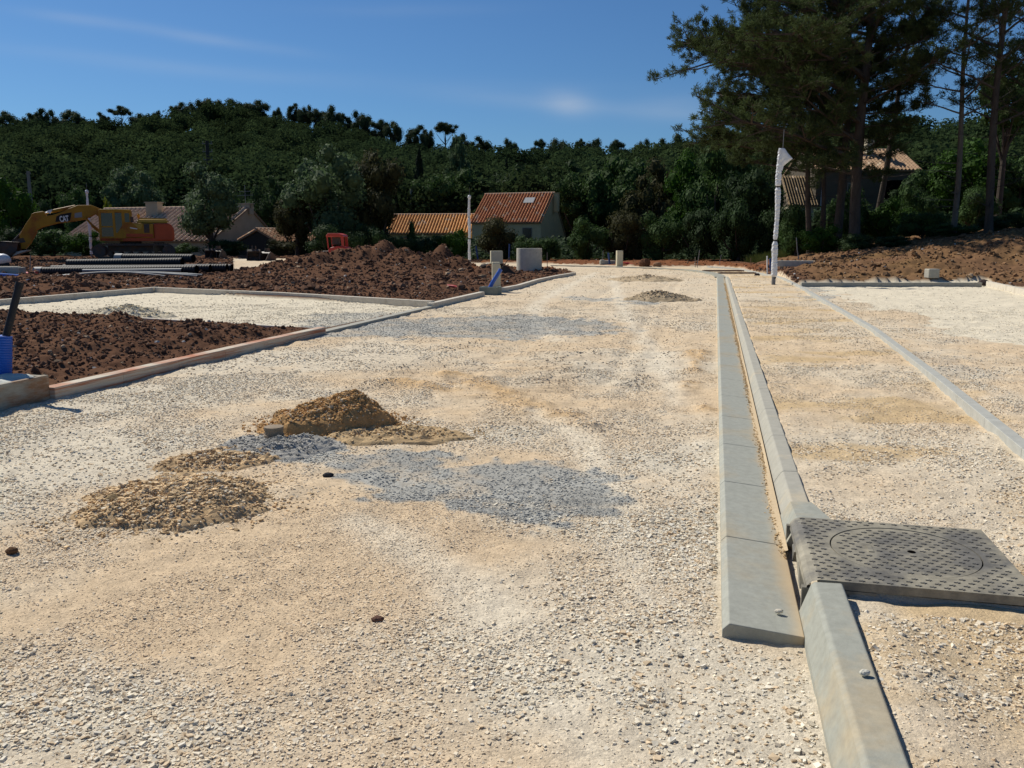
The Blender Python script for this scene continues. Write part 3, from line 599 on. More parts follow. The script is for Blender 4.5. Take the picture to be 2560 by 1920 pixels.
heap('dirt_heap', 'wide low yellowish dirt heap left of the grey gravel patch', 435, 1260, .58, .50, .11, BR2, 411, 9000, .023, .2, 0, -.2)
heap('dirt_heap', 'low smear of sandy dirt joining the two heaps', 560, 1150, .55, .35, .05, BR2, 415, 1500, .03, .7)
heap('gravel_heap', 'small pale gravel heap in the left parking bay', 318, 795, 1.0, .7, .25, CR, 421, 900, .07)
heap('dirt_heap', 'grey brown heap far along the road near the gutter', 1655, 750, 1.0, .8, .20, [(.42, .33, .22), (.32, .25, .16), (.5, .43, .32)], 431, 700, .07, 0, 0, .25)
heap('dirt_heap', 'flat sandy heap farthest along the road', 1615, 700, 1.4, 1.4, .15, [(.48, .38, .25), (.40, .31, .2), (.5, .43, .32)], 441, 300, .1)
heap('dirt_heap', 'sandy smear at the right foot of the steep heap', 990, 1090, .6, .3, .02, [(.50, .37, .21), (.42, .29, .16), (.6, .5, .36)], 451, 700, .022)
x, y, _ = G(686, 1105); z = gz(x, y)
heap('gravel_heap', 'low grey gravel mound around the short concrete stub', 690, 1120, .5, .4, .05, [(.37, .355, .32), (.33, .32, .29), (.45, .43, .38)], 461, 1200, .013, 0)
st_ = thing('pipe_stub', 'short round concrete stub with a lid standing in the grey gravel', 'pipe stub', (x, y, z + .03))
MB().tube([(0, 0, 0), (0, 0, .03), (0, 0, .031), (0, 0, .072)], [.074, .074, .068, .068], 28).build('collar', mat('stub_concrete', (.26, .205, .145), .9, .2, 20, .001, 90), st_)
MB().tube([(0, 0, .072), (0, 0, .09), (0, 0, .093)], [.072, .072, .03], 28).build('lid', MATS['stub_concrete'], st_)
def stone(name, label, cat, px, py, d, col, seed, dz=0):
    x, y, _ = G(px, py); rs = np.random.RandomState(seed); V = []
    nlat, nlon = 7, 12
    for i in range(nlat + 1):
        for j in range(nlon):
            a = math.pi * i / nlat; b = 2 * math.pi * j / nlon
            V.append((math.sin(a) * math.cos(b), math.sin(a) * math.sin(b), math.cos(a)))
    V = np.array(V); k = .75 + .5 * fbm(V[:, 0] * 1.7 + 7 + V[:, 2], V[:, 1] * 1.7 + 3, seed, 3); V = V * k[:, None] * np.array(d) / 2
    f = [(i * nlon + j, (i + 1) * nlon + j, (i + 1) * nlon + (j + 1) % nlon, i * nlon + (j + 1) % nlon) for i in range(nlat) for j in range(nlon)]
    m = MB(); m.add(V, f, np.array(col)); return m.build(name, M_clod, loc=(x, y, gz(x, y) + d[2] * .3 + dz), label=label, cat=cat)
stone('flat_stone', 'dark flat stone at the right foot of the steep dirt heap', 'stone', 940, 1062, (.17, .11, .045), (.10, .105, .11), 1)
stone('stone', 'small black lump on the edge of the grey gravel patch', 'stone', 820, 1192, (.07, .05, .035), (.04, .04, .045), 2)
stone('stone', 'brown pebble resting on the gravel in the lower left corner area', 'stone', 30, 1385, (.06, .05, .04), (.12, .07, .04), 3)
stone('stone', 'reddish brown pebble at the bottom middle of the road', 'stone', 945, 1550, (.05, .035, .025), (.14, .08, .06), 4)
stone('stone', 'yellowish angular stone on the left foot of the low dirt heap', 'stone', 285, 1262, (.11, .08, .08), (.30, .22, .12), 5)
stone('stone', 'white pebble lying on the near kerb top', 'stone', 2152, 1812, (.032, .022, .02), (.6, .58, .5), 6, .165)
stone('stone', 'white pebble on the near end of the gutter channel', 'stone', 1945, 1562, (.035, .022, .018), (.6, .55, .45), 7, .05)
stone('boulder', 'round brown boulder on the far red earth strip', 'boulder', 1611, 667, (.62, .5, .6), (.12, .06, .035), 8)
stone('boulder', 'pale tan boulder right of the round brown boulder', 'boulder', 1643, 667, (.5, .4, .34), (.26, .15, .09), 9)
stone('boulder', 'dark stone at the corner of the right plot kerbs', 'boulder', 2458, 722, (.36, .3, .22), (.06, .045, .04), 10)
stone('boulder', 'white rock on the bank under the pines near the leaning trunk', 'boulder', 2070, 655, (.5, .4, .3), (.42, .38, .3), 11)
stone('boulder', 'white rock high on the earth bank right of the pine trunks', 'boulder', 2254, 672, (.55, .45, .3), (.45, .43, .38), 12)
for i, (px, py, sz, c) in enumerate([(752, 672, 1.0, (.24, .13, .08)), (868, 662, .9, (.26, .15, .1)), (1000, 665, .6, (.2, .12, .08)), (1268, 680, .4, (.3, .2, .13)), (1210, 692, .3, (.33, .27, .2)), (1075, 668, .5, (.34, .22, .14))]):
    stone('rock', ['flat reddish rock at the left foot of the earth mound', 'pale pink rock below the middle of the earth mound', 'brown rock on the front slope of the mound left of the white post', 'tan rock beside the concrete ring',
          'small pale rock left of the lower cream meter box', 'orange tan rock low on the mound right end'][i], 'rock', px, py, (sz, sz * .7, sz * .55), c, 20 + i)

# ------------------------------------------------------------------ left foreground chamber
ch = thing('chamber', 'stained concrete chamber box at the left edge holding blue and black ducts', 'chamber', RW(6.0, L_KERB - .33, 0), -math.atan2(UX, UY))
m = MB(); hh = .24; w2, l2 = .62, 1.5
m.box((w2 / 2 - .04 - .02, -.0, hh / 2 - .05), (.05, l2, hh + .1)); m.box((-w2 / 2, 0, hh / 2 - .05), (.05, l2, hh + .1))
m.box((-.03, l2 / 2 - .025, hh / 2 - .052), (w2 - .1, .05, hh + .096)); m.box((-.03, -l2 / 2 + .025, hh / 2 - .052), (w2 - .1, .05, hh + .096)); m.box((-.03, 0, hh * .45), (w2 - .1, l2 - .1, .03))
m.build('box', M_block, ch, bevel=.006)
m = MB(); nx, ny = 14, 30; X, Y = np.meshgrid(np.linspace(-.3, .21, nx), np.linspace(-.7, .7, ny), indexing='ij')
Z = hh - .02 + .16 * (fbm(X * 4.5 + 3, Y * 4.5, 77, 4) - .42) * sst(.0, .12, .26 - np.abs(X + .04)); i, j = np.meshgrid(np.arange(nx - 1), np.arange(ny - 1), indexing='ij')
m.add(np.c_[X.ravel(), Y.ravel(), Z.ravel()], np.stack([i * ny + j, i * ny + j + 1, (i + 1) * ny + j + 1, (i + 1) * ny + j], -1).reshape(-1, 4)); m.build('mortar_fill', M_mortar, ch)
def ribbed(m, p0, p1, r, pitch=.03, depth=.06, n=16, cap=True):
    p0, p1 = np.array(p0, float), np.array(p1, float); L = np.linalg.norm(p1 - p0); k = int(L / pitch * 2) + 1
    m.tube([p0 + (p1 - p0) * i / k for i in range(k + 1)], [r * (1 - depth * (i % 2)) for i in range(k + 1)], n, cap)
x, y, _ = G(2, 948, .2)
m = MB(); b0 = np.array([x - .05, y + .05, .15]); b1 = np.array(G(12, 856, .62)) + np.array([-.02, .0, 0]); b1 = np.array([b0[0] + .02, b0[1] + .05, .60]); ribbed(m, b0, b1, .11, .024, .05, 22)
m.tube([b1 + (0, 0, .001), b1 + (0, 0, .003)], .085, 18); m.build('duct', M_bluep, origin=b0, label='thick ribbed blue duct standing in the chamber at the left edge', cat='duct')
m = MB(); p0 = b1 + np.array([.045, .0, -.05]); p1 = p0 + np.array([.11, .12, .50]); m.tube([p0, p1], .034, 14); m.tube([p1, p1 + (p1 - p0) * .1], .038, 14)
m.build('pipe', M_pipe, origin=p0, label='black pipe leaning out of the blue duct at the left edge', cat='pipe')
0 and stone('cap_of_mortar', 'white rubble of mortar lying on the soil behind the left chamber', 'rubble', 30, 845, (.6, .4, .16), (.42, .43, .4), 14)

# ------------------------------------------------------------------ wrapped posts
def wpost(px, py, label, hood, h=4.15, seed=1, bands=(.25, 1.42, 3.08)):
    x, y, _ = G(px, py); p = thing('wrapped_post', label, 'post', (x, y, gz(x, y) - .03), 0, 'white wrapped lamp posts')
    MB().tube([(0, 0, 0), (0, 0, .5), (0, 0, h + .02)], [.062, .06, .04], 16).build('pole', M_galv, p)
    hs = np.linspace(.24, h - .02, 110); rs = np.random.RandomState(seed); rad = []
    for q in hs:
        r = .088 - .018 * q / h + .022 * math.sin(q * 2.1 + seed) * (q > .3) * .6 + rs.uniform(-.008, .008)
        for b in bands: r -= .035 * math.exp(-((q - b) / .05) ** 2)
        r += .02 * math.exp(-((q - bands[1] + .22) / .15) ** 2); rad.append(max(r, .05))
    off = [(.012 * math.sin(q * 3 + seed), .0, q) for q in hs]
    m = MB(); m.tube(off, rad, 18, True, jit=.16); m.build('wrapping', M_wrap, p, smooth=False)
    for b in bands: MB().tube([(.012 * math.sin(b * 3 + seed), 0, b - .02), (.012 * math.sin(b * 3 + seed), 0, b + .02)], .064, 16).build('tape_band', M_band, p)
    if hood:
        m = MB(); c = .0; V = []; ring = [(h - .62, .03, .07, .07), (h - .48, .04, .09, .08), (h - .33, .12, .20, .1), (h - .26, .16, .24, .1), (h - .1, .10, .15, .09), (h + .02, .05, .10, .07), (h + .05, .04, .08, .05)]
        for z, ox, ax, ay in ring:
            for k in range(16):
                a = 2 * math.pi * k / 16; j = 1 + rs.uniform(-.12, .12); V.append((ox + ax * math.cos(a) * j, ay * math.sin(a) * j, z + rs.uniform(-.01, .01)))
        f = [(i * 16 + k, i * 16 + (k + 1) % 16, (i + 1) * 16 + (k + 1) % 16, (i + 1) * 16 + k) for i in range(6) for k in range(16)] + [tuple(range(96, 112))]
        m.add(V, f); m.build('plastic_hood', M_wrap, p)
        MB().tube([(.08, 0, h), (.09, 0, h + .62)], .009, 6).build('rod', M_galv, p)
    else: 
        m = MB(); m.tube([(.01, 0, h - .18), (.02, 0, h - .1), (.02, 0, h), (.01, 0, h + .06)], [.07, .105, .10, .05], 14, True, jit=.15); m.build('plastic_hood', M_wrap, p)
        MB().tube([(.02, 0, h), (.03, 0, h + .5)], .008, 6).build('rod', M_galv, p)
wpost(1933, 719, 'nearest wrapped white post with a flared plastic hood, right of the footpath', True, 4.2, 1)
wpost(1174, 662, 'wrapped white post in front of the orange roofed house', False, 4.15, 2, (.3, 1.6, 2.9))
wpost(231, 660, 'wrapped white post standing in front of the excavator cab', False, 4.15, 3, (.5, 1.35, 2.5))

# ------------------------------------------------------------------ service pits, meter boxes, ring, stakes
def meter(px, py, w_, h_, d_, label, rz=.1, foot=True):
    x, y, _ = G(px, py); p = thing('meter_box', label, 'meter box', (x, y, gz(x, y)), rz)
    MB().box((0, 0, h_ / 2), (w_, d_, h_)).build('case', M_cream, p, bevel=.012)
    MB().box((0, -d_ / 2 - .008, h_ * .55), (w_ * .86, .016, h_ * .8)).build('door', M_cream, p, bevel=.006)
    MB().box((w_ * .5 + .012, 0, h_ * .46), (.02, d_ * .5, h_ * .85)).build('side_rail', M_cream, p, bevel=.004)
    return p
meter(1240, 729, .23, .80, .2, 'tall cream meter box behind the leaning blue pipe beside the road kerb')
mb_ = meter(1240, 690, .48, .52, .3, 'square cream meter box farther back on the red soil', .15); mb_.location = P(1241, 659, 35.5)
meter(1548, 668, .34, .90, .25, 'narrow cream meter box on the far side of the road bend', .2)
x, y, _ = G(1226, 737)
m = MB(); m.box((0, .22, .09), (.52, .05, .24)); m.box((0, -.22, .09), (.52, .05, .24)); m.box((-.235, 0, .091), (.05, .39, .238)); m.box((.235, 0, .091), (.05, .39, .238)); m.box((0, 0, .03), (.42, .39, .02))
m.build('small_pit', mat('green_grey_concrete', (.22, .24, .20), .9, .15, 8), origin=(0, 0, 0), bevel=.01, label='small square concrete pit set in the kerb line under the leaning blue pipe', cat='pit'); o = bpy.data.objects['small_pit']; o.location = (x, y + .15, gz(x, y)); o.rotation_euler = (0, 0, -.25)
def bentpipe(name, label, pts, r, mt, cat='pipe', ribs=False):
    m = MB(); 
    if ribs:
        for a, b in zip(pts[:-1], pts[1:]): ribbed(m, a, b, r)
    else: m.tube(pts, r, 12)
    return m.build(name, mt, origin=pts[0], label=label, cat=cat)
a = np.array((x - .05, y + .15, .12)); sc = .0115
bentpipe('blue_pipe', 'bright blue pipe leaning out of the small square pit', [a, a + (.10, 0, .2), a + (.24, 0, .42), a + (.34, 0, .58)], .055, M_bluep)
b = a + (.34, 0, .58); bentpipe('black_cable', 'black cable sticking out of the leaning blue pipe', [b, b + (.12, .0, .15), b + (.24, 0, .32)], .012, M_band, 'cable')
for px, py, top, dx, lb in [(1196, 655, 615, -6, 'dark blue pipe leaning up from the soil right of the central white post'), (1273, 655, 610, 1, 'upright dark blue pipe behind the farther meter box'), (1525, 664, 632, -4, 'blue pipe behind the narrow cream meter box'), (1929, 686, 646, -3, 'blue pipe just behind the nearest wrapped post')]:
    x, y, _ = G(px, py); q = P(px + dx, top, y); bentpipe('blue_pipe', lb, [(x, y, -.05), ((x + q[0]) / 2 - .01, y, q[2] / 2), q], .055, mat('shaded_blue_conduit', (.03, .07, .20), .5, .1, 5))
x, y, _ = G(1323, 684); rg = thing('concrete_ring', 'large upright concrete well ring on the red soil', 'concrete ring', (x, y, gz(x, y) - .08), 0)
m = MB(); n = 48; ro, ri, hh = .575, .49, 1.12; V = []
for z_, r_ in ((0, ro), (hh, ro), (hh, ri), (0, ri)): V += [(r_ * math.cos(2 * math.pi * k / n), r_ * math.sin(2 * math.pi * k / n), z_) for k in range(n)]
m.add(V, [(i * n + k, i * n + (k + 1) % n, ((i + 1) % 4) * n + (k + 1) % n, ((i + 1) % 4) * n + k) for i in range(4) for k in range(n)]); m.build('ring_wall', M_ring, rg, bevel=.01)
for a_ in (2.2, 5.3): m = MB(); m.tube([(.5 * math.cos(a_), .5 * math.sin(a_), hh - .2), (.58 * math.cos(a_), .58 * math.sin(a_), hh - .2)], .02, 8); m.build('lifting_eye', M_galv, rg)
STK = [(1368, 677, 632, 0, 'wooden stake just right of the concrete ring', M_wood, .018), (1506, 662, 627, 2, 'grey stake left of the narrow cream meter box', M_galv, .02), (1738, 668, 643, 0, 'short stake left of the tall leaning stake', M_wood, .018),
       (1743, 669, 626, 6, 'tall leaning stake at the outer bend of the road', M_galv, .02), (1799, 667, 638, 4, 'short grey stake behind the far path end', M_galv, .018), (1877, 673, 645, 0, 'thin rusty stake between the path end and the nearest post', M_rust, .015),
       (1994, 680, 595, -3, 'tall grey rod rising behind the long concrete lintel', M_galv, .022), (1918, 690, 641, 0, 'white wooden stake left of the nearest wrapped post', M_white, .03), (658, 680, 657, 0, 'small stake by the front kerb of the far side road', M_wood, .02),
       (76, 690, 640, 0, 'thin grey stake at the far left among the pipes', M_galv, .02)]
for px, py, top, dx, lb, mt, r_ in STK:
    x, y, _ = G(px, py); q = P(px + dx, top, y); m = MB(); g0 = gz(x, y)
    m.tube([(x, y, g0 - .1), (x, y, g0 + .2), ((x + q[0]) / 2, y, (g0 + q[2]) / 2), q], [r_ * 1.05, r_, r_, r_ * .95], 6); m.tube([q, (q[0], q[1], q[2] + .02)], [r_ * .95, r_ * .5], 6)
    m.build('stake', mt, origin=(x, y, g0), label=lb, cat='stake')
x, y, _ = G(1535, 664); MB().box((0, 0, .12), (.9, .5, .24)).box((-.3, 0, .26), (.2, .4, .05)).build('concrete_footing', M_conc, origin=(0, 0, 0), bevel=.01, label='low grey concrete footing left of the narrow cream meter box', cat='footing').location = (x - .35, y + .4, gz(x, y))
x, y, _ = G(1571, 664); bentpipe('red_pipe', 'short red pipe lying right of the narrow cream meter box', [(x - .5, y, .13), (x, y, .12), (x + .25, y - .1, .05)], .07, M_redp)
x, y, _ = G(1135, 728); bentpipe('red_sleeve', 'red and orange plastic sleeve lying on the soil left of the small pit', [(x - .2, y + .1, .15), (x, y, .14), (x + .2, y - .12, .08)], .045, M_redp)
x, y, _ = G(452, 868); bentpipe('blue_scrap', 'short bluish pipe end poking out of the front soil bed', [(x, y, .06), (x - .05, y + .02, .14)], .02, mat('blue_grey_plastic', (.08, .12, .3), .5), 'pipe')
lt = thing('concrete_lintel', 'long grey concrete lintel behind the nearest wrapped post', 'lintel', (0, 0, 0)); x, y, _ = G(1985, 692); lt.location = (x, y, gz(x, y) + .05)
lt.rotation_euler = (0, 0, -.35); MB().box((0, 0, .14), (1.45, .40, .24)).build('beam', mat('damp_concrete', (.34, .34, .31), .9, .12, 8, .002, 60), lt, bevel=.01)
for q in (-.5, .5): MB().box((q, 0, -.03), (.12, .3, .10)).build('bearer', M_wood, lt)
x, y, _ = G(2327, 716); MB().box((0, 0, .14), (.36, .34, .30)).build('concrete_block', M_conc, origin=(0, 0, 0), bevel=.03, label='small square concrete block on the far kerb of the right plot', cat='block').location = (x, y, gz(x, y))
for a1, b1, wd_, lb in [((1785, 681), (1829, 678), .18, 'rusty plank lying at the far path end, nearer the gutter'), ((1808, 686), (1876, 684), .16, 'longer rusty plank lying just in front of the other plank')]:
    p0, p1 = np.array(G(*a1)), np.array(G(*b1)); c = (p0 + p1) / 2; MB().box((0, 0, .05), (np.linalg.norm(p1 - p0), wd_, .06)).box((0, .04, .085), (np.linalg.norm(p1 - p0) * .9, .03, .012)).build('plank', M_rust, label=lb, cat='plank').location = (*c[:2], gz(*c[:2])); bpy.context.view_layer.update()
stone('stone', 'small dark stone on the path left of the nearest wrapped post', 'stone', 1893, 692, (.22, .18, .14), (.05, .04, .04), 15)

# ------------------------------------------------------------------ pipe stacks at the left
def pipe(px0, py0, px1, py1, Y0, Y1, r, label, rib=True, mt=None, white=None, grp='black corrugated pipes lying in the soil', name='corrugated_pipe', n=18, bend=0):
    a = np.array(P(px0, py0, Y0)); b = np.array(P(px1, py1, Y1)); p = thing(name, label, 'pipe', tuple(a), 0, grp)
    m = MB(); d = b - a; e = d / np.linalg.norm(d)
    if rib:
        ribbed(m, (0, 0, 0), d, r, .12, .05, n, False); 
    else:
        k = 10; m.tube([d * i / k + np.array([0, 0, bend * math.sin(math.pi * i / k)]) for i in range(k + 1)], r, 10, False)
    m.build('barrel', mt or M_pipe, p, smooth=False)
    m = MB()
    for q, sg in ((np.zeros(3), 1), (d, -1)):
        m = MB(); m.tube([q + e * .002 * sg, q + e * .006 * sg], r * .86, n); m.build('bore', M_black, p)
    if white: m = MB(); m.tube([-e * .02, e * .35], r * 1.05, n, True); m.build('end_cap', M_pvc, p)
    return p
# centre pixel of each end, distances
pipe(292, 645, 484, 646, 39.5, 38.8, .20, 'rearmost ribbed black pipe with a pale end, top of the stack', white=True)
pipe(170, 659, 456, 655, 37.6, 36.9, .19, 'long black pipe lying on top of the stack in front of the rearmost one')
pipe(90, 679, 492, 674, 36.2, 35.0, .19, 'long black pipe with a pale left end at the front of the stack', white=True)
pipe(130, 673, 526, 671, 37.0, 36.2, .17, 'black pipe second row from the front of the stack')
pipe(160, 671, 568, 670, 38.0, 37.2, .18, 'black pipe third row, sticking out far to the right')
pipe(190, 669, 580, 670, 38.9, 38.1, .18, 'black pipe at the back of the bottom row with the rightmost end')
pipe(208, 677, 455, 675, 35.6, 34.7, .075, 'single thicker pale grey tube lying on the black pipes', False, M_pvc, None, 'pale grey tubes beside the black pipes', 'grey_tube')
for i in range(8):
    pipe(57 + i * 17, 697 - i * 1.2 - (i > 2) * 1, 470 + (i % 4) * 12 - (i == 7) * 90, 684 + i * 1.0, 34.2 - i * .12, 32.9 - i * .05, .034, 'thin pale grey tube, number of the bundle lying in front of the black pipes', False, M_pvc, None, 'thin pale grey tubes bundled in front of the black pipes', 'grey_tube', bend=.12 + .02 * (i % 3))
_k = 0
for o in bpy.data.objects:
    if o.get('group') == 'thin pale grey tubes bundled in front of the black pipes':
        o['label'] = 'thin pale grey tube, %s from the back of the loose bundle before the black pipes' % ['first', 'second', 'third', 'fourth', 'fifth', 'sixth', 'seventh', 'eighth'][_k]; _k += 1
x, y, _ = G(0, 697); bentpipe('blue_tube', 'glossy blue tube lying at the far left edge', [(x - 2.5, y - .1, .14), (x + .0, y, .12), np.array(P(47, 693, y + .1))], .11, mat('glossy_blue', (.02, .1, .4), .25, .05, 4, spec=.6))
bentpipe('red_tube', 'short end of a red tube left of the black pipe stack', [np.array(P(57, 686, 35.6)), np.array(P(75, 686, 35.4)), np.array(P(90, 685, 35.2))], .10, M_redp)
x, y, z = P(22, 694, 34.5); cb = thing('concrete_tray', 'grey concrete trough at the far left edge behind the blue tube', 'trough', (x, y, gz(x, y) - .02), .1)
MB().box((-.2, 0, .16), (1.5, .6, .32)).build('trough_body', M_conc, cb, bevel=.01); MB().box((-.2, -.05, .34), (1.3, .35, .05)).build('trough_rim', M_kerbw, cb, bevel=.01)
x, y, z = P(8, 672, 38); bgx = thing('sack', 'white plastic covered black sack at the far left edge', 'sack', (x, y, gz(x, y) + .15)); V = []
def blob(d, seed, k=.25, nl=9, nn=14):
    V = []; 
    for i in range(nl + 1):
        for j in range(nn):
            a = math.pi * i / nl; b = 2 * math.pi * j / nn; V.append((math.sin(a) * math.cos(b), math.sin(a) * math.sin(b), math.cos(a)))
    V = np.array(V); q = 1 - k / 2 + k * fbm(V[:, 0] * 2 + 5 + V[:, 2], V[:, 1] * 2 + 5, seed, 3); return V * q[:, None] * np.array(d) / 2, [(i * nn + j, (i + 1) * nn + j, (i + 1) * nn + (j + 1) % nn, i * nn + (j + 1) % nn) for i in range(nl) for j in range(nn)]
v, f = blob((.75, .6, .5), 3); MB().add(v + (0, 0, .45), f).build('white_sheet', M_wrap, bgx, smooth=True); v, f = blob((.6, .5, .6), 5); MB().add(v + (0, 0, .15), f).build('black_sack', M_pipe, bgx, smooth=True)

# ------------------------------------------------------------------ excavator
EX = thing('excavator', 'yellow and orange crawler excavator with its arm lowered to the left', 'excavator', (0, 0, 0)); YE = 51.0
x, y, z = P(330, 645, YE); EX.location = (x, y, z); EX.rotation_euler = (0, 0, R(21))
def ex(px, py): return ((px - 330) * .0220, (645 - py) * .0240)
def EXP(pts): return [ex(*q) for q in pts]
for sy in (-1.0, 1.0):
    m = MB(); cyc = sy * 1.05; w2 = .28
    xs0, xs1 = ex(240, 0)[0], ex(440, 0)[0]; r = .40; pts = []
    for k in range(9): a = math.pi / 2 + math.pi * k / 8; pts.append((xs0 + r + r * math.cos(a), .42 + r * math.sin(a)))
    for k in range(9): a = -math.pi / 2 + math.pi * k / 8; pts.append((xs1 - r + r * math.cos(a), .42 + r * math.sin(a)))
    n = len(pts); inner = [(xs0 + r + (p[0] - xs0 - r) * .78 if p[0] < 0 else xs1 - r + (p[0] - xs1 + r) * .78, .42 + (p[1] - .42) * .78) for p in pts]
    V = [(p[0], cyc - w2, p[1]) for p in pts] + [(p[0], cyc + w2, p[1]) for p in pts] + [(p[0], cyc + w2, p[1]) for p in inner] + [(p[0], cyc - w2, p[1]) for p in inner]
    m.add(V, [(i * n + k, i * n + (k + 1) % n, ((i + 1) % 4) * n + (k + 1) % n, ((i + 1) % 4) * n + k) for i in range(4) for k in range(n)])
    Lx = xs1 - xs0 - 2 * r
    for k in range(24):
        q = xs0 + r + Lx * k / 23
        m.box((q, cyc, .42 + r + .02), (.09, w2 * 2.05, .04)); m.box((q, cyc, .42 - r - .02), (.09, w2 * 2.05, .04))
    tr = m.build('track', M_steel, EX)
    m = MB()
    for q, rr_ in [(xs0 + r, .30), (xs1 - r, .30)] + [(xs0 + r + Lx * k / 7, .13) for k in range(1, 7)]:
        m.tube([(q, cyc - w2 * .9, .42 - (.0 if rr_ > .2 else .18)), (q, cyc + w2 * .9, .42 - (.0 if rr_ > .2 else .18))], rr_, 16)
    m.build('rollers', M_steel, tr)
m = MB(); m.box((0, 0, .55), (2.4, 1.6, .35)); m.tube([(0, 0, .7), (0, 0, .98)], .6, 24); m.build('undercarriage', M_steel, EX)
hw = 1.22
MB().prism(EXP([(260, 604), (400, 604), (400, 596), (260, 596)]), -hw, hw).build('deck', M_org, EX, bevel=.02)
MB().prism(EXP([(320, 596), (390, 596), (390, 562), (350, 561), (320, 562)]), -hw + .01, hw - .01).build('engine_housing', M_yel, EX, bevel=.04)
MB().prism(EXP([(350, 560.6), (424, 560.6), (426, 556), (420, 552), (356, 552), (349, 556)]), -hw + .25, hw - .2).build('engine_hood', M_yel2, EX, bevel=.05)
MB().prism(EXP([(390.6, 604), (436, 604), (440, 598), (440, 575), (436, 565), (428, 561), (390.6, 561)]), -hw - .02, hw + .02).build('counterweight', M_org, EX, bevel=.09)
MB().prism(EXP([(323, 594), (388, 594), (388, 586), (323, 586)]), -hw - .012, -hw + .02).build('lower_panel', M_org, EX, bevel=.01)
MB().prism(EXP([(367, 584), (380, 584), (380, 563), (367, 563)]), -hw - .01, -hw + .03).build('grille', M_steel, EX)
MB().prism(EXP([(343, 563.5), (364, 563.5), (360, 575), (355, 575)]), -hw - .004, -hw + .03).build('yellow_panel', M_yel2, EX)
MB().prism(EXP([(333, 571), (351, 574), (350, 576), (334, 573.5)]), -hw - .004, -hw + .03).build('side_label', M_white, EX)
# cab : frame made of posts and rails around glass
cb = MB(); y0, y1 = -hw, -hw + 1.0
def bar(m, pts, t=.03): m.prism(EXP(pts), y0, y0 + .10); m.prism(EXP(pts), y1 - .10, y1)
for pts in [[(259, 604), (264.5, 604), (267, 533), (261, 533)], [(293, 604), (299, 604), (299, 533), (293, 533)], [(315, 600), (322, 600), (322, 533), (315, 533)], [(333.5, 562), (338, 562), (338, 533), (333, 533)],
            [(264.5, 538), (293, 538), (293, 532), (266, 532)], [(299, 536), (315, 536), (315, 532), (299, 532)], [(322, 538), (333, 538), (333, 532), (322, 532)], [(264, 604), (293, 604), (293, 593), (264, 593)], [(299, 604), (315, 604), (315, 566), (303, 584), (299, 584)],
            [(264.5, 571.5), (293, 571.5), (293, 568.5), (265, 568.5)], [(322, 562), (333.5, 562), (333.5, 559), (322, 559)]]: bar(cb, pts)
cb.prism(EXP([(259, 604), (322, 604), (322, 596), (259, 596)]), y0 + .1, y1 - .1)
cbo = cb.build('cab', M_yel, EX, bevel=.01)
MB().prism(EXP([(261, 532), (338, 532), (337, 529.5), (300, 528.5), (264, 529.5)]), y0 - .03, y1 + .03).build('roof', M_yel2, cbo, bevel=.02)
m = MB(); m.prism(EXP([(265, 596), (321, 596), (321, 537), (266, 537)]), y0 + .045, y0 + .055); m.prism(EXP([(322, 559), (334, 559), (334, 537), (322, 537)]), y0 + .045, y0 + .055)
m.build('windows', M_glass, cbo)
m = MB(); m.prism(EXP([(275, 595), (290, 595), (290, 575), (284, 574), (284, 560), (276, 560)]), y0 + .3, y0 + .7); m.build('seat', M_steel, cbo, bevel=.04)
m = MB(); m.tube([(*[ex(345, 560)[0]], y0 + .1, ex(345, 560)[1]), (ex(338, 548)[0], y0, ex(338, 548)[1])], .015, 6); m.box((ex(339.5, 553)[0], y0 - .05, ex(339.5, 553)[1]), (.16, .04, .32)); m.build('mirror', M_steel, EX, bevel=.02)
m = MB(); q = ex(354, 550); m.tube([(q[0], -.3, q[1]), (q[0], -.3, q[1] + .08)], .05, 10); m.tube([(q[0], -.3, q[1] + .08), (q[0], -.3, q[1] + .22), (q[0], -.3, q[1] + .3)], [.085, .08, .03], 12); m.build('beacon', mat('amber_plastic', (.7, .3, .02), .3, 0), EX)
for yy in (-hw + .3, hw - .3): m = MB(); m.tube([(ex(350, 560)[0], yy, ex(0, 558)[1]), (ex(356, 0)[0], yy, ex(0, 549.6)[1]), (ex(422, 0)[0], yy, ex(0, 550)[1]), (ex(428, 0)[0], yy, ex(0, 558)[1])], .022, 6); m.build('handrail', M_yel2, EX)
BM = [(283, 600), (262, 551), (250, 540), (222, 553), (197, 557), (159, 562), (124, 571), (105, 580), (101, 572), (108, 556), (127, 546), (148, 543), (170, 536), (193, 525), (210, 519), (240, 518), (262, 526), (274, 534), (296, 590), (296, 600)]
BY = .10
bmo = MB().prism(EXP(BM), -BY, .36 - BY + .1).build('boom', M_yel, EX, bevel=.03)
yb = -BY
lg = MB().prism(EXP([(154, 559), (158, 546), (168, 541), (194, 536), (191, 548), (188, 556)]), yb - .012, yb + .0).build('logo_panel', mat('logo_black', (.008, .007, .007), .6, 0), bmo)
lf = bpy.data.curves.new('logo_text', 'FONT'); lf.body = 'CAT'; lf.size = .48; lf.extrude = .008; lf.offset = .015; lf.space_character = .92; lf.materials.append(M_white)
lo = bpy.data.objects.new('logo_text', lf); COL.objects.link(lo); lo.parent = bmo; q = ex(165.5, 558.5); lo.location = (q[0], yb - .022, q[1]); lo.rotation_euler = (R(90), R(-7), 0); lo.scale = (.52, .92, 1)
bpy.context.view_layer.update(); _me = bpy.data.meshes.new_from_object(lo.evaluated_get(bpy.context.evaluated_depsgraph_get()))
ln = bpy.data.objects.new('logo_letters', _me); COL.objects.link(ln); ln.parent = bmo; ln.location = lo.location; ln.rotation_euler = lo.rotation_euler; ln.scale = lo.scale; bpy.data.objects.remove(lo)
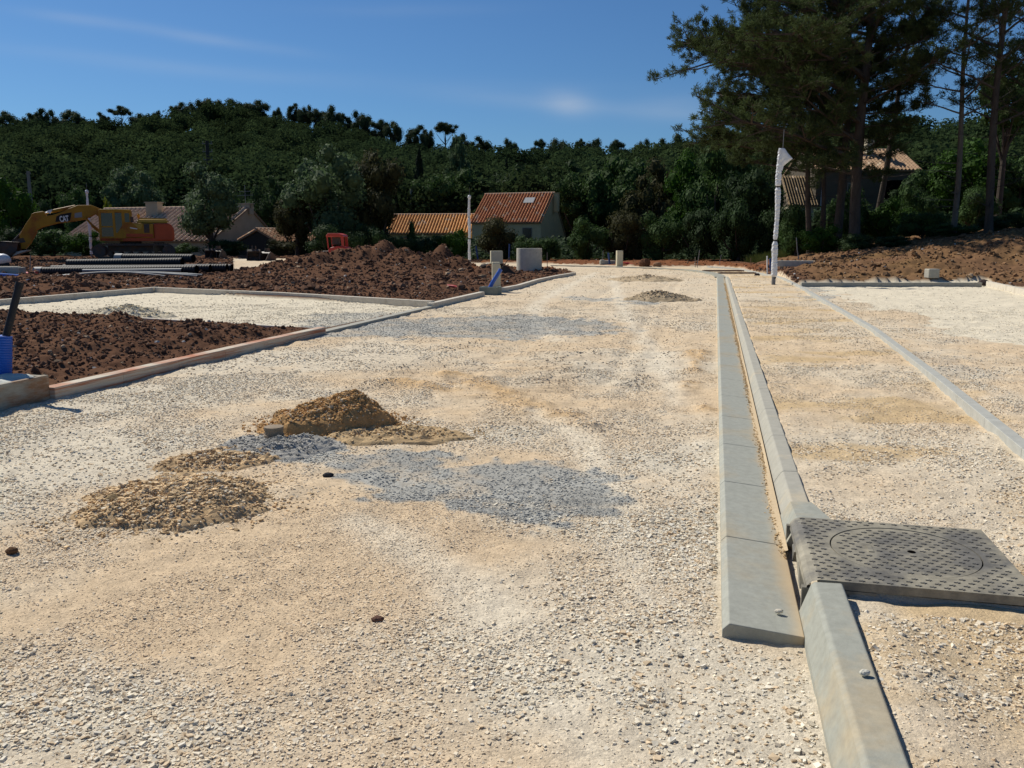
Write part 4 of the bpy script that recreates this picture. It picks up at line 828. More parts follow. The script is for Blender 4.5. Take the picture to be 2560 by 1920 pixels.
MB().prism(EXP([(200, 549), (218, 547), (218, 535), (201, 538)]), yb - .012, yb).build('white_plate', M_pvc, bmo)
ST = [(101, 541), (108, 537), (128, 534), (134, 541), (130, 552), (112, 572), (108, 585), (92, 610), (80, 622), (70, 622), (69, 590), (84, 566), (98, 548)]
MB().prism(EXP(ST), -.08, .28).build('dipper_arm', M_yel, EX, bevel=.03)
cy = MB(); a, b = ex(203, 522), ex(148, 534); cy.tube([(a[0], .1, a[1]), (b[0], .1, b[1])], .10, 14); cyo = cy.build('arm_cylinder', M_yel2 if 0 else M_yel, EX)
a, b = ex(150, 533), ex(133, 538); MB().tube([(a[0], .1, a[1] - .02), (b[0], .1, b[1])], .055, 10).build('piston_rod', M_rod, cyo)
MB().add([(ex(150, 0)[0], .0, ex(0, 529)[1]), (ex(135, 0)[0], .02, ex(0, 533)[1]), (ex(143, 0)[0], .0, ex(0, 540)[1]), (ex(150, 0)[0], .1, ex(0, 529)[1]), (ex(135, 0)[0], .1, ex(0, 533)[1]), (ex(143, 0)[0], .1, ex(0, 540)[1])], [(0, 1, 2), (3, 5, 4), (0, 3, 4, 1), (1, 4, 5, 2), (2, 5, 3, 0)]).build('plastic_shroud', M_white, cyo)
for sy in (-.62, .72):
    m = MB(); a, b, c = ex(275, 596), ex(240, 567), ex(222, 545); m.tube([(a[0], .1 + sy * .4, a[1]), (b[0], .1 + sy * .4, b[1])], .08, 12); m.tube([(b[0], .1 + sy * .4, b[1]), (c[0], .1 + sy * .4, c[1])], .045, 10); m.build('boom_cylinder', M_yel, EX)
BK = [(86, 606), (60, 603), (30, 604), (5, 607), (-8, 618), (-4, 634), (14, 642), (40, 644), (52, 640), (62, 632), (70, 629), (87, 626), (84, 623), (66, 623)]
m = MB(); BKo = [(70, 606), (30, 604), (5, 607), (-8, 618), (-4, 632), (14, 641), (38, 643), (52, 638), (62, 630)]; BKi = [(66, 610), (30, 609), (8, 612), (-3, 620), (1, 630), (16, 637), (38, 639), (50, 634), (60, 627)]
m.prism(EXP(BKo + BKi[::-1]), -.7, .9); 
for yy in (-.7, .86): m.prism(EXP(BKo), yy, yy + .04)
bko = m.build('bucket', M_steel, EX, bevel=.01)
m = MB()
for k in range(5): yy = -.66 + k * .36; m = MB(); m.prism(EXP([(52, 639), (62, 630), (72, 626), (88, 624), (84, 627), (66, 633)]), yy, yy + .12); m.build('tooth', mat('worn_steel', (.3, .29, .28), .4, .1, 8, metal=.6), bko)
m = MB(); m.prism(EXP([(52, 600), (78, 596), (82, 606), (60, 610), (50, 608)]), -.1, .3); a, b = ex(96, 560), ex(55, 601); m.tube([(a[0], .35, a[1]), (b[0], .2, b[1])], .06, 10); m.build('linkage', M_steel, EX)

# digging buckets on the ground
def gbucket(px, py, w_, label, rz, sc=1):
    sc = sc * 1.15; w_ *= 1.1
    x, y, _ = P(px, py, 50.5); p = thing('digging_bucket', label, 'bucket', (x, y, P(px, py, 50.5)[2]), rz, 'loose digging buckets on the soil')
    h = .62 * sc; m = MB(); pf = [(-.45, 0), (.35, 0), (.42, .25), (.25, h * .8), (0, h), (-.12, h * .85), (.15, h * .6), (.25, .25), (.2, .09), (-.45, .05)]
    Vy = [(a, b) for a, b in pf]; m.prism(Vy, -w_ / 2, w_ / 2); 
    for yy in (-w_ / 2 - .03, w_ / 2): m.prism([(-.45, 0), (.35, 0), (.42, .25), (.25, h * .8), (0, h), (-.15, h * .8)], yy, yy + .03)
    m.build('shell', M_steel, p)
    m = MB(); 
    for yy in (-.12, .08): MB().prism([(-.05, h - .02), (.2, h * .85), (.15, h + .2), (0, h + .2)], yy, yy + .04).build('ear', M_steel, p)
    m = MB()
    for k in range(4): yy = -w_ / 2 + w_ * (k + .1) / 4; MB().box((-.52, yy + .04, .03), (.16, .06, .04)).build('tooth', MATS['worn_steel'], p)
    return p
gbucket(528, 652, .55, 'upright bucket left of the pair below the long house', 1.9); gbucket(545, 654, .6, 'tilted bucket right next to the upright one below the long house', 1.2)
gbucket(636, 654, .62, 'tall dark bucket in front of the low shed', 1.7); gbucket(667, 655, .6, 'rusty wide bucket lying right of the tall one by the shed', 1.0, .85)

# red machine behind the mound
rm = thing('mini_digger', 'small red site machine mostly hidden behind the earth mound', 'machine', (0, 0, 0)); x, y, z = P(846, 643, 50); rm.location = (x, y, z)
def rq(px, py): return ((px - 846) * .0238, (640 - py) * .0236)
MB().prism([rq(823, 591), rq(823, 588), rq(828, 582), rq(852, 582), rq(864, 586), rq(866, 591)], -.7, .7).build('canopy', M_red, rm, bevel=.04)
for yy in (-.62, .56): MB().prism([rq(858, 591), rq(865, 591), rq(866, 618), rq(860, 618)], yy, yy + .08).build('canopy_post', M_red, rm); MB().prism([rq(824, 591), rq(827, 591), rq(829, 618), rq(826, 618)], yy, yy + .06).build('canopy_post', M_red, rm)
MB().prism([rq(828, 630), rq(872, 630), rq(872, 616), rq(850, 612), rq(828, 618)], -.7, .7).build('body', M_red, rm, bevel=.05)
for q in (-.55, .55): MB().box((0, q, .18), (1.6, .3, .4)).build('track', M_steel, rm, bevel=.1)
MB().box((-.1, 0, .95), (.4, .5, .5)).build('seat', M_steel, rm, bevel=.05)

# ------------------------------------------------------------------ houses
def tiles(m, A, B, Cc, Dd, pitch=.33, base=(.42, .19, .095), var=.14, seed=0, amp=.12, trim=True):
    """roof plane: A-B ridge (left to right), D-C eave under it; corrugated clay tiles"""
    A, B, Cc, Dd = [np.array(q, float) for q in (A, B, Cc, Dd)]; W = np.linalg.norm(B - A); H = np.linalg.norm(Dd - A); rs = np.random.RandomState(seed)
    nc = max(2, int(W / pitch)); nr = max(2, int(H / .34)); sub = 6
    us = np.linspace(0, 1, nc * sub + 1); nrm = np.cross(B - A, Dd - A); nrm /= np.linalg.norm(nrm); nrm *= np.sign(nrm[2])
    prof = np.where((np.arange(nc * sub + 1) % sub) < 4, np.sin((np.arange(nc * sub + 1) % sub) / 3.6 * np.pi).clip(0), -.15)
    col = rs.rand(nc + 1, nr + 1); V = []; C = []
    vs = []
    for r in range(nr): vs += [(r / nr, r, 0), ((r + .98) / nr, r, .018)]
    for v_, r, lift in vs:
        Lp = A + (Dd - A) * v_; Rp = B + (Cc - B) * v_
        pts = Lp[None] + (Rp - Lp)[None] * us[:, None] + nrm[None] * (prof * amp + lift + .02)[:, None]; V.append(pts)
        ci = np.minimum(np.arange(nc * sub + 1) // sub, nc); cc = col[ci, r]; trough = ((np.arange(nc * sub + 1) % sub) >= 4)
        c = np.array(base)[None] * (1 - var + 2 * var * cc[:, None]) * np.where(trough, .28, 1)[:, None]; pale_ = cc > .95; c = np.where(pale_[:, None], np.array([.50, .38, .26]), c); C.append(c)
    V = np.array(V); C = np.array(C); nv, nu = V.shape[:2]; i, j = np.meshgrid(np.arange(nv - 1), np.arange(nu - 1), indexing='ij')
    m.add(V.reshape(-1, 3), np.stack([i * nu + j, i * nu + j + 1, (i + 1) * nu + j + 1, (i + 1) * nu + j], -1).reshape(-1, 4), C.reshape(-1, 3))
    t = nrm * -.10; m.add([A, B, Cc, Dd, A + t, B + t, Cc + t, Dd + t], [(0, 1, 2, 3), (7, 6, 5, 4), (0, 4, 5, 1), (1, 5, 6, 2), (2, 6, 7, 3), (3, 7, 4, 0)], np.array([.3, .22, .15]))
    if trim: m.tube([A - (B - A) / W * .05, B + (B - A) / W * .05], .13, 8, True, np.array([.48, .34, .24]))
def house(name, label, px, py, Y, rz, L, wf, wb, zr, zef, zeb, zb, wallmat, base, seed, extras=None, over=.25, cat='house', pitch=.33):
    """origin = left ridge end; x local along ridge, -y to camera"""
    x, y, z = P(px, py, Y); h = thing(name, label, cat, (x, y, 0), rz)
    def sl(w_, ze, o): k = (z - ze) / w_; return w_ + o, ze - k * o
    m = MB(); wf2, zf2 = sl(wf, zef, over); wb2, zb2 = sl(wb, zeb, over)
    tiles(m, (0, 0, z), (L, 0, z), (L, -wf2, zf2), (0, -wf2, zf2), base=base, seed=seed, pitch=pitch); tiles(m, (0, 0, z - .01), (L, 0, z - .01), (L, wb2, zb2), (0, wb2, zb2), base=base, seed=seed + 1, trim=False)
    rf = m.build('roof', M_tile, h)
    m = MB(); i_ = .12
    for xx in (i_, L - i_ - .2): m.add([(xx, -wf, zb), (xx, wb, zb), (xx, wb, zeb - .12), (xx, 0, z - .14), (xx, -wf, zef - .12), (xx + .2, -wf, zb), (xx + .2, wb, zb), (xx + .2, wb, zeb - .12), (xx + .2, 0, z - .14), (xx + .2, -wf, zef - .12)],
        [(0, 1, 2, 3, 4), (9, 8, 7, 6, 5), (0, 4, 9, 5), (1, 6, 7, 2), (4, 3, 8, 9), (3, 2, 7, 8)])
    m.box((L / 2, -wf + .1, (zb + zef - .12) / 2), (L - 2 * i_ - .41, .2, zef - .12 - zb)); m.box((L / 2, wb - .1, (zb + zeb - .12) / 2), (L - 2 * i_ - .41, .2, zeb - .12 - zb))
    wl = m.build('wall', wallmat, h)
    if extras: extras(h, rf, wl, L, wf, z, zef, zb)
    return h
def winp(h, x, y, z, w_, hh, shut=True):
    f = MB().box((x, y - .03, z), (w_ + .14, .08, hh + .14)).build('window', M_white if not shut else M_wood, h); MB().box((x, y - .075, z), (w_, .02, hh)).build('pane', M_glass, f)
TER = (.56, .25, .12)
def exB(h, rf, wl, L, wf, z, zef, zb):
    k = (z - zef) / wf; yy = -1.2; q = MB().box((0, 0, 0), (1.15, .95, .14)).build('skylight', mat('zinc', (.25, .26, .27), .5, .1, 5, metal=.3), rf); q.location = (L * .70, yy, z - k * 1.2 + .1); q.rotation_euler = (math.atan(k), 0, 0)
    MB().box((0, 0, .075), (.95, .78, .02)).build('skylight_pane', mat('sky_glass', (.18, .2, .22), .15, 0), q) if 0 else None
    MB().box((L + .22, .1, z - 1.0), (.5, .55, 1.9)).box((L + .22, .1, z - .02), (.62, .67, .07)).build('chimney', M_wallr, rf)
    winp(h, L * .8, -wf, zef - 1.3, .9, 1.1); winp(h, L * .35, -wf, zef - 1.3, .9, 1.1)
    q = MB().box((L - .1, 2.2, 1.0), (.06, .9, 2.0)).build('door', M_wood, h)
house('house', 'tall house with an orange tiled roof, a skylight and a bare gable', 1213, 486, 96, R(-21), 8.0, 4.0, 4.1, 0, 3.45, 2.2, -.3, M_wallr, TER, 5, exB)
house('house_wing', 'low orange roofed wing left of the tall skylight house', 968, 537, 99, R(-8), 10.4, 3.3, 3.0, 0, 2.35, 2.3, -.3, mat('ochre_wall', (.40, .28, .12), .95, .08, 2), (.68, .36, .14), 15, lambda h, rf, wl, L, wf, z, zef, zb: (winp(h, 3, -wf, 1.3, .8, .9), winp(h, 7, -wf, 1.3, .8, .9)))
def exA(h, rf, wl, L, wf, z, zef, zb):
    MB().box((6.3, -1.0, z - .25), (1.2, .6, 1.3)).box((6.3, -1.0, z + .43), (1.35, .75, .07)).build('chimney', M_wallg, rf)
    m = MB(); m.box((L - .6, .1, z - .2), (1.3, .5, .8)); m.box((L - .6, .1, z + .24), (1.5, .62, .07)); m.build('chimney', M_wallg, rf)
    m = MB(); m.tube([(L - .5, .1, z + .2), (L - .5, .1, z + 1.7)], .02, 6); m.box((L - .5, .1, z + 1.2), (1.1, .03, .03)); m.box((L - .5, .1, z + .9), (1.5, .03, .03)); m.build('antenna', M_galv, rf)
    winp(h, 10, -wf, 1.0, 1.0, 1.0); winp(h, 3.5, -wf, 1.0, 1.0, 1.0)
house('house', 'long low house with a striped faded tile roof behind the excavator', 262, 523, 74, R(-21), 15.0, 4.6, 3.6, 0, 1.55, 1.5, -1.2, M_wallg, (.60, .42, .29), 25, exA, .25, 'house', .46)
house('shed', 'low dark shed with a small tiled roof beside the big tree', 640, 573, 64, R(55), 4.6, 2.2, 2.2, 0, 1.45, 1.5, -.9, M_walld, (.34, .19, .11), 35, None, .2, 'shed')
def exC(h, rf, wl, L, wf, z, zef, zb):
    c = MB().box((L * .63, -.9, z + .15), (.62, .6, 1.5)).build('chimney', M_wallg, rf); MB().box((L * .63, -.9, z + 1.08), (.9, .8, .06)).build('cowl', M_walld, c)
    m = MB(); m.box((L * .60, -.9 - .6, z - .62), (1.0, .1, .1)); m.box((L * .76, -1.5, z - .85), (1.1, .5, .06)); m.build('roof_hatch', M_galv, rf)
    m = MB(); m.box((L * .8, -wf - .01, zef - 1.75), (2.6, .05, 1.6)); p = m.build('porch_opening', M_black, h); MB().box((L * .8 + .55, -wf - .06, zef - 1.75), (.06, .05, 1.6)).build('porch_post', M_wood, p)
    winp(h, L * .35, -wf, zef - 1.9, .7, 1.3); MB().tube([(.6, -wf - .08, zef - .2), (.6, -wf - .08, zef - 4)], .05, 8).build('downpipe', M_white, h)
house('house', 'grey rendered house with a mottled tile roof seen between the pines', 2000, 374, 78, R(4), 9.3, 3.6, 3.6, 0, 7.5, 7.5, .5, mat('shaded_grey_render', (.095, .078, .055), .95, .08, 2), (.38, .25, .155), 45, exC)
def lowroof():
    h = thing('lean_to', 'lower mottled tile roof left of the grey house behind the thin leaning pine', 'lean-to', (*P(1972, 520, 74)[:2], 0)); m = MB(); z1 = P(2000, 440, 76)[2]; z0 = P(2000, 515, 74)[2]
    tiles(m, (0, 2.6, z1), (2.6, 2.6, z1), (2.6, 0, z0), (0, 0, z0), base=(.26, .19, .11), seed=66, pitch=.22, trim=False); m.build('roof', M_tile, h); MB().box((1.3, 1.4, z0 / 2 + .0), (2.4, 2.2, z0 - .1)).build('wall', M_wallg, h)
lowroof()
# poles far behind
def pole(px, top, bot, Y, r, label, arms=False, mt=None):
    q0 = P(px, bot, Y); q1 = P(px, top, Y); p = thing('utility_pole', label, 'pole', q0); h = q1[2] - q0[2]
    MB().tube([(0, 0, 0), (0, 0, h)], [r, r * .7], 8).build('shaft', mt or M_wood, p)
    m = MB()
    if arms:
        for k in range(4): m.box((0, 0, h - .4 - k * 1.1), (1.5 - .1 * k, .12, .12)); m.tube([(.6, 0, h - .3 - k * 1.1), (.6, 0, h - .05 - k * 1.1)], .06, 6); m.tube([(-.6, 0, h - .3 - k * 1.1), (-.6, 0, h - .05 - k * 1.1)], .06, 6)
    else: m.box((0, 0, h - .25), (.5, .08, .08)); m.tube([(.2, 0, h - .2), (.2, 0, h - .05)], .04, 6)
    m.build('crossarms' if arms else 'insulator_bracket', M_wood, p)
pole(1028, 473, 545, 104, .12, 'pale pole rising behind the low orange roofed wing', mt=M_conc); pole(82, 428, 560, 90, .22, 'brown wooden pole above the hedge at the far left'); pole(527, 352, 520, 125, .35, 'dark pole with crossarms in front of the wooded hill', True, M_walld)

# ------------------------------------------------------------------ vegetation
def quads(m, cen, size, nrm_bias=None, asp=.6, rs=RS, col=None):
    n = len(cen); a = rs.normal(size=(n, 3)); b = rs.normal(size=(n, 3))
    if nrm_bias is not None:
        q = nrm_bias + rs.normal(0, .42, (n, 3)); q /= np.linalg.norm(q, axis=1)[:, None]; a -= (a * q).sum(1)[:, None] * q; b = np.cross(q, a)
    a /= np.linalg.norm(a, axis=1)[:, None]
    b -= (b * a).sum(1)[:, None] * a; b /= np.linalg.norm(b, axis=1)[:, None] + 1e-9
    s = (size if not np.isscalar(size) else np.full(n, size))[:, None] * rs.uniform(.6, 1.35, (n, 1)); a = a * s; b = b * s * asp
    V = np.stack([cen - a, cen - b * .9, cen + a, cen + b * .9], 1).reshape(-1, 3); F = np.arange(4 * n).reshape(-1, 4)
    m.add(V, F, None if col is None else np.repeat(col, 4, 0))
def crown(seed, n=6500, lobes=26, leaf=.017, kind='round', core=True):
    """unit crown: fits x,y in +-.5 , z 0..1"""
    rs = np.random.RandomState(seed); m = MB(); C = []
    while len(C) < lobes:
        p = rs.uniform(-1, 1, 3)
        if np.linalg.norm(p) > 1 or np.linalg.norm(p) < .35: continue
        if kind == 'round': c = (p[0] * .36, p[1] * .36, .5 + p[2] * .36); r = rs.uniform(.10, .19)
        elif kind == 'umb': c = (p[0] * .40, p[1] * .40, .62 + p[2] * .2 * (1 - .4 * abs(p[0]))); r = rs.uniform(.09, .16)
        elif kind == 'col': k = .5 + p[2] * .42; wdt = math.sin(min(1, max(0, (1 - k) * 1.1 + .08)) * math.pi * .62); c = (p[0] * .33 * wdt, p[1] * .33 * wdt, k); r = rs.uniform(.06, .12) * (.5 + wdt * .6)
        elif kind == 'bush': c = (p[0] * .38, p[1] * .38, .30 + p[2] * .32); r = rs.uniform(.13, .22)
        C.append((*c, r))
    C = np.array(C); zs = 1.0
    w = C[:, 3] ** 2; idx = rs.choice(len(C), n, p=w / w.sum()); d = rs.normal(size=(n, 3)); d /= np.linalg.norm(d, axis=1)[:, None]
    rad = C[idx, 3] * (1 - np.abs(rs.normal(0, .22, n))); cen = C[idx, :3] + d * rad[:, None] * np.array([1, 1, .85])
    stray = rs.rand(n) < .05; cen[stray] += d[stray] * rs.uniform(.02, .05, (stray.sum(), 1)); cen[:, 2] = np.abs(cen[:, 2])
    quads(m, cen, leaf, d, .65, rs)
    if core:
        for c in C:
            v = ICO * 2 * c[3] * .80 * (1 + rs.uniform(-.2, .2, (12, 1))); m.add((v - 0) * .8 + c[:3], IF)
    cen = np.concatenate([v for v in m.V]); q = np.percentile(cen[:, 2], 99.3); rr_ = np.percentile(np.hypot(cen[:, 0], cen[:, 1]), 98)
    m.V = [v * np.array([.5 / rr_, .5 / rr_, 1 / q]) for v in m.V]
    return m
def limbs(seed, w_, h_, z0):
    rs = np.random.RandomState(seed); m = MB(); r = .028 * h_ + .03
    m.tube([(0, 0, -.3), (.01 * w_, 0, z0 * .6), (.02 * w_, .01 * w_, z0 + h_ * .25), (0, .02 * w_, z0 + h_ * .6)], [r * 1.3, r, r * .75, r * .3], 8)
    for k in range(6):
        a = k * 1.05 + rs.rand(); l = w_ * .33; m.tube([(0, 0, z0 * .8 + k * .04 * h_), (l * .5 * math.cos(a), l * .5 * math.sin(a), z0 + h_ * .22), (l * math.cos(a), l * math.sin(a), z0 + h_ * .5)], [r * .5, r * .35, r * .12], 5)
    return m
CROWN = {}
for k, sd_, nl, nlo in [('round', 1, 6500, 26), ('round', 2, 6500, 30), ('round', 3, 6000, 22), ('umb', 4, 4200, 22), ('umb', 5, 3800, 18), ('col', 6, 5200, 34), ('bush', 7, 5500, 20), ('bush', 8, 5500, 16), ('round', 9, 6500, 34)]:
    me = crown(sd_, nl, nlo, .017 if k != 'col' else .02, k).build('crown', LM['mid']); CROWN.setdefault(k, []).append(me.data); bpy.data.objects.remove(me)
tcount = [0]
def tree(name, label, px, top, wpx, Y, kind, lm, z0f=.25, group=None, cat='tree', zbase=None, bark=None, depth=None, basepx=None):
    tcount[0] += 1; i = tcount[0]; x, y, zt = P(px, top, Y); g0 = gz(x, Y) if zbase is None else zbase
    if basepx: g0 = P(px, basepx, Y)[2]
    W_ = wpx / FPX * Y * 1.04; H_ = zt - g0; z0 = H_ * z0f; t = thing(name, label, cat, (x, Y, g0), 0, group)
    d = CROWN[kind][i % len(CROWN[kind])]; o = bpy.data.objects.new('crown' if cat != 'bush' else 'foliage', d); COL.objects.link(o); o.parent = t
    o.scale = (W_, depth or W_, H_ - z0); o.location = (0, 0, z0); o.rotation_euler = (0, 0, i * 2.4)
    o.material_slots[0].link = 'OBJECT'; o.material_slots[0].material = LM[lm]
    limbs(i, W_, H_ - z0, z0).build('trunk' if cat != 'bush' else 'stems', bark or M_bark, t); return t
HG = None
T = [('tree', 'large grey green tree between the shed and the low orange roofed wing', 810, 380, 215, 62, 'round', 'grey', .06), ('tree', 'brownish dense tree leaning against the right side of the large grey green tree', 935, 384, 150, 64, 'round', 'olive', .04),
     ('tree', 'small olive tree at the left foot of the large grey green tree', 735, 470, 120, 62.5, 'round', 'olive', .05), ('tree', 'grey green tree covering the middle of the long low house', 515, 414, 165, 60, 'round', 'grey', .12),
     ('tree', 'wide green tree behind the chimney of the long low house', 330, 420, 140, 96, 'round', 'grey', .2), ('tree', 'round green tree above the excavator boom', 190, 474, 95, 92, 'round', 'mid', .15), ('tree', 'leafy tree at the left edge above the digger bucket', 20, 452, 150, 64, 'round', 'bright', .08),
     ('tree', 'dark tree between the left edge tree and the wooden pole', 95, 505, 90, 80, 'round', 'deep', .05), ('tree', 'dark tree right behind the gable of the long low house', 670, 452, 110, 85, 'round', 'deep', .1), ('tree', 'dark tree just behind the right end of the long low roof', 590, 490, 90, 84, 'round', 'mid', .1),
     ('poplar', 'tall narrow poplar rising behind the central white post', 1143, 345, 66, 118, 'col', 'grey', .04), ('cypress', 'dark pointed cypress left of the tall poplar', 1048, 378, 32, 110, 'col', 'cyp', .02), ('cypress', 'tiny dark cypress above the tall house roof', 1267, 398, 13, 125, 'col', 'cyp', .02),
     ('tree', 'green tree behind the low wing under the cypress', 1075, 445, 120, 106, 'round', 'mid', .1), ('tree', 'dark tree behind the left verge of the tall house', 1160, 430, 130, 108, 'round', 'mid', .1), ('tree', 'dark green tree behind the ridge of the tall house', 1290, 415, 150, 112, 'round', 'deep', .1),
     ('tree', 'dark tree behind the chimney of the tall house', 1410, 410, 130, 110, 'round', 'deep', .1), ('tree', 'mid green tree right of the gable of the tall house', 1455, 440, 130, 100, 'round', 'mid', .05), ('tree', 'wide tree second right of the tall house gable', 1550, 395, 160, 98, 'round', 'mid', .05),
     ('tree', 'olive green tree third right of the tall house gable', 1650, 405, 150, 92, 'round', 'olive', .05), ('tree', 'light green tree in front of the belt below the low pine branches', 1745, 385, 160, 84, 'round', 'bright', .05), ('tree', 'tall green tree directly left of the pine group', 1800, 345, 160, 74, 'round', 'mid', .03),
     ('tree', 'dark tree under the drooping pine boughs left of the nearest post', 1880, 430, 150, 66, 'round', 'deep', .03), ('tree', 'bright green tree behind the slender pine at the right', 2440, 352, 200, 68, 'round', 'bright', .03), ('tree', 'green tree at the right edge behind the pines', 2560, 385, 160, 66, 'round', 'mid', .03),
     ('tree', 'dark green tree right of the grey house', 2325, 430, 120, 70, 'round', 'mid', .03), ('tree', 'dark round tree at the upper right edge between pine branches', 2530, 150, 140, 58, 'round', 'mid', .45),
     ('tree', 'tree hiding the right end wall of the grey house', 2270, 455, 110, 66, 'round', 'deep', .03)]
for a in T: tree(a[0], a[1], *a[2:8], z0f=a[8], cat={'poplar': 'poplar', 'cypress': 'cypress'}.get(a[0], 'tree'))
Bs = [('yellow green rounded bush above the long low roof', 273, 503, 38, 86, 'lime', None), ('bush hiding the lower wall of the tall house', 1235, 545, 125, 62, 'olive', None), ('low bush right of the bush at the tall house', 1320, 592, 90, 60, 'mid', None), ('low green bush beneath the bare gable', 1372, 596, 60, 61, 'mid', None),
      ('bright bush just left of the central white post', 1140, 575, 90, 61, 'bright', None), ('small round bush against the low orange roof', 1030, 553, 32, 63, 'mid', None), ('dark bush below the low orange wing', 1075, 590, 95, 62, 'deep', None), ('dark bush right of the red machine', 1000, 592, 90, 60, 'deep', None),
      ('wide bush right of the bare gable at the field edge', 1465, 548, 130, 62, 'mid', None), ('olive bush second right of the gable at the field edge', 1560, 530, 140, 62, 'olive', None), ('dark bush third right of the gable at the field edge', 1655, 535, 130, 61, 'mid', None), ('dark bush behind the leaning stake', 1750, 525, 140, 60, 'deep', None), ('tall dark bush behind the nearest wrapped post', 1850, 500, 150, 58, 'deep', None), ('dark bush just right of the nearest wrapped post', 1950, 520, 130, 57, 'deep', None),
      ('low green bush at the feet of the two thinnest leaning pines', 2055, 565, 120, 47, 'bright', None), ('dark bush at the feet of the two thick pines', 2150, 585, 110, 44, 'deep', None), ('yellow green bush in front of the porch', 2225, 500, 130, 52, 'bright', None), ('dark green bush left of the slender pale pine', 2310, 530, 130, 48, 'mid', None),
      ('bush at the foot of the slender pale pine', 2390, 560, 130, 45, 'mid', None), ('dark bush at the foot of the dark straight pine', 2480, 540, 120, 47, 'deep', None), ('dark bush at the right edge on top of the bank', 2570, 520, 130, 47, 'deep', None), ('small bush low on the bank under the thick pines', 2230, 590, 90, 43, 'deep', None), ('dark bush before the wall of the grey house between the pine trunks', 2085, 505, 120, 56, 'deep', None), ('dark bush hiding the foot of the lean-to left of the trunks', 1995, 515, 110, 52, 'mid', None), ('tall bush between the thin pine trunks before the grey house', 2120, 470, 120, 53, 'mid', None), ('leafy bush under the porch of the grey house', 2160, 520, 110, 56, 'mid', None), ('bush right of the grey house wall', 2290, 470, 110, 58, 'mid', None),
      ('bush filling the gap between the slender pine and the dark pine', 2440, 470, 120, 55, 'mid', None), ('dark bush in the shadow behind the thinnest pines', 2010, 540, 110, 54, 'deep', None), ('dark bush under the left end of the long low house', 130, 575, 110, 60, 'mid', None), ('green bush under the excavator boom', 205, 578, 110, 59, 'bright', None), ('dark bush behind the bucket of the excavator', 50, 570, 120, 61, 'deep', None),
      ('dark bush between the excavator and the covering tree', 460, 608, 70, 58, 'mid', None), ('dark bush at the foot of the covering tree', 560, 600, 110, 59, 'deep', None), ('dark bush in front of the shed door', 700, 600, 90, 59, 'olive', None), ('dark bush under the large grey green tree', 820, 560, 170, 58, 'deep', None), ('dark bush left of the red machine', 920, 560, 130, 57.5, 'deep', None)]
for lb, px, top, wp, Y, lm, _ in Bs: tree('bush', lb, px, top, wp, Y, 'bush', lm, 0.0, cat='bush', depth=min(wp / FPX * Y, 3.2))

# skyline pines
SK = [(20, 286, 52), (62, 292, 40), (95, 276, 40), (120, 280, 34), (168, 278, 42), (205, 290, 50), (255, 285, 28), (300, 268, 44), (350, 290, 40), (392, 279, 20), (445, 260, 36), (482, 255, 44), (522, 250, 46), (552, 256, 34), (585, 252, 42), (612, 262, 30), (640, 257, 46), (695, 271, 18), (733, 262, 26), (762, 267, 30),
      (795, 276, 34), (828, 270, 40), (862, 289, 26), (903, 282, 40), (945, 304, 36), (985, 306, 34), (1045, 316, 44), (1068, 330, 30), (1112, 310, 54), (1150, 340, 40), (1200, 346, 44), (1275, 351, 32), (1345, 352, 26), (1400, 350, 48), (1452, 350, 22), (1485, 350, 44), (1550, 354, 34), (1606, 353, 34), (1655, 352, 40), (1700, 340, 50)]
UM = {300, 1112}
ORD = ['first', 'second', 'third', 'fourth', 'fifth', 'sixth', 'seventh', 'eighth', 'ninth', 'tenth', 'eleventh', 'twelfth', 'thirteenth', 'fourteenth', 'fifteenth', 'sixteenth', 'seventeenth', 'eighteenth', 'nineteenth', 'twentieth']
for i, (px, top, wp) in enumerate(SK):
    Y = float(np.interp(px, TK, TR)) - 6; um = px in UM
    lb = ('dark pine on the hill skyline, %s from the left edge' % ORD[i]) if i < 20 else ('dark pine on the right descending skyline, %s from the end by the near pines' % ORD[39 - i])
    if px == 1112: lb = 'flat topped umbrella pine standing clear on the skyline left of the poplar'
    if px == 300: lb = 'flat topped skyline pine above the left slope of the hill'
    tree('pine_tree', lb, px, top - 3, wp * (1.22 if um else 1.45), Y, 'umb' if um else ('bush' if i % 2 else 'round'), 'pinefar', (.34 if um else 0.0), 'pines along the hill skyline', 'pine', basepx=top + wp * 1.15 + (16 if um else 18))

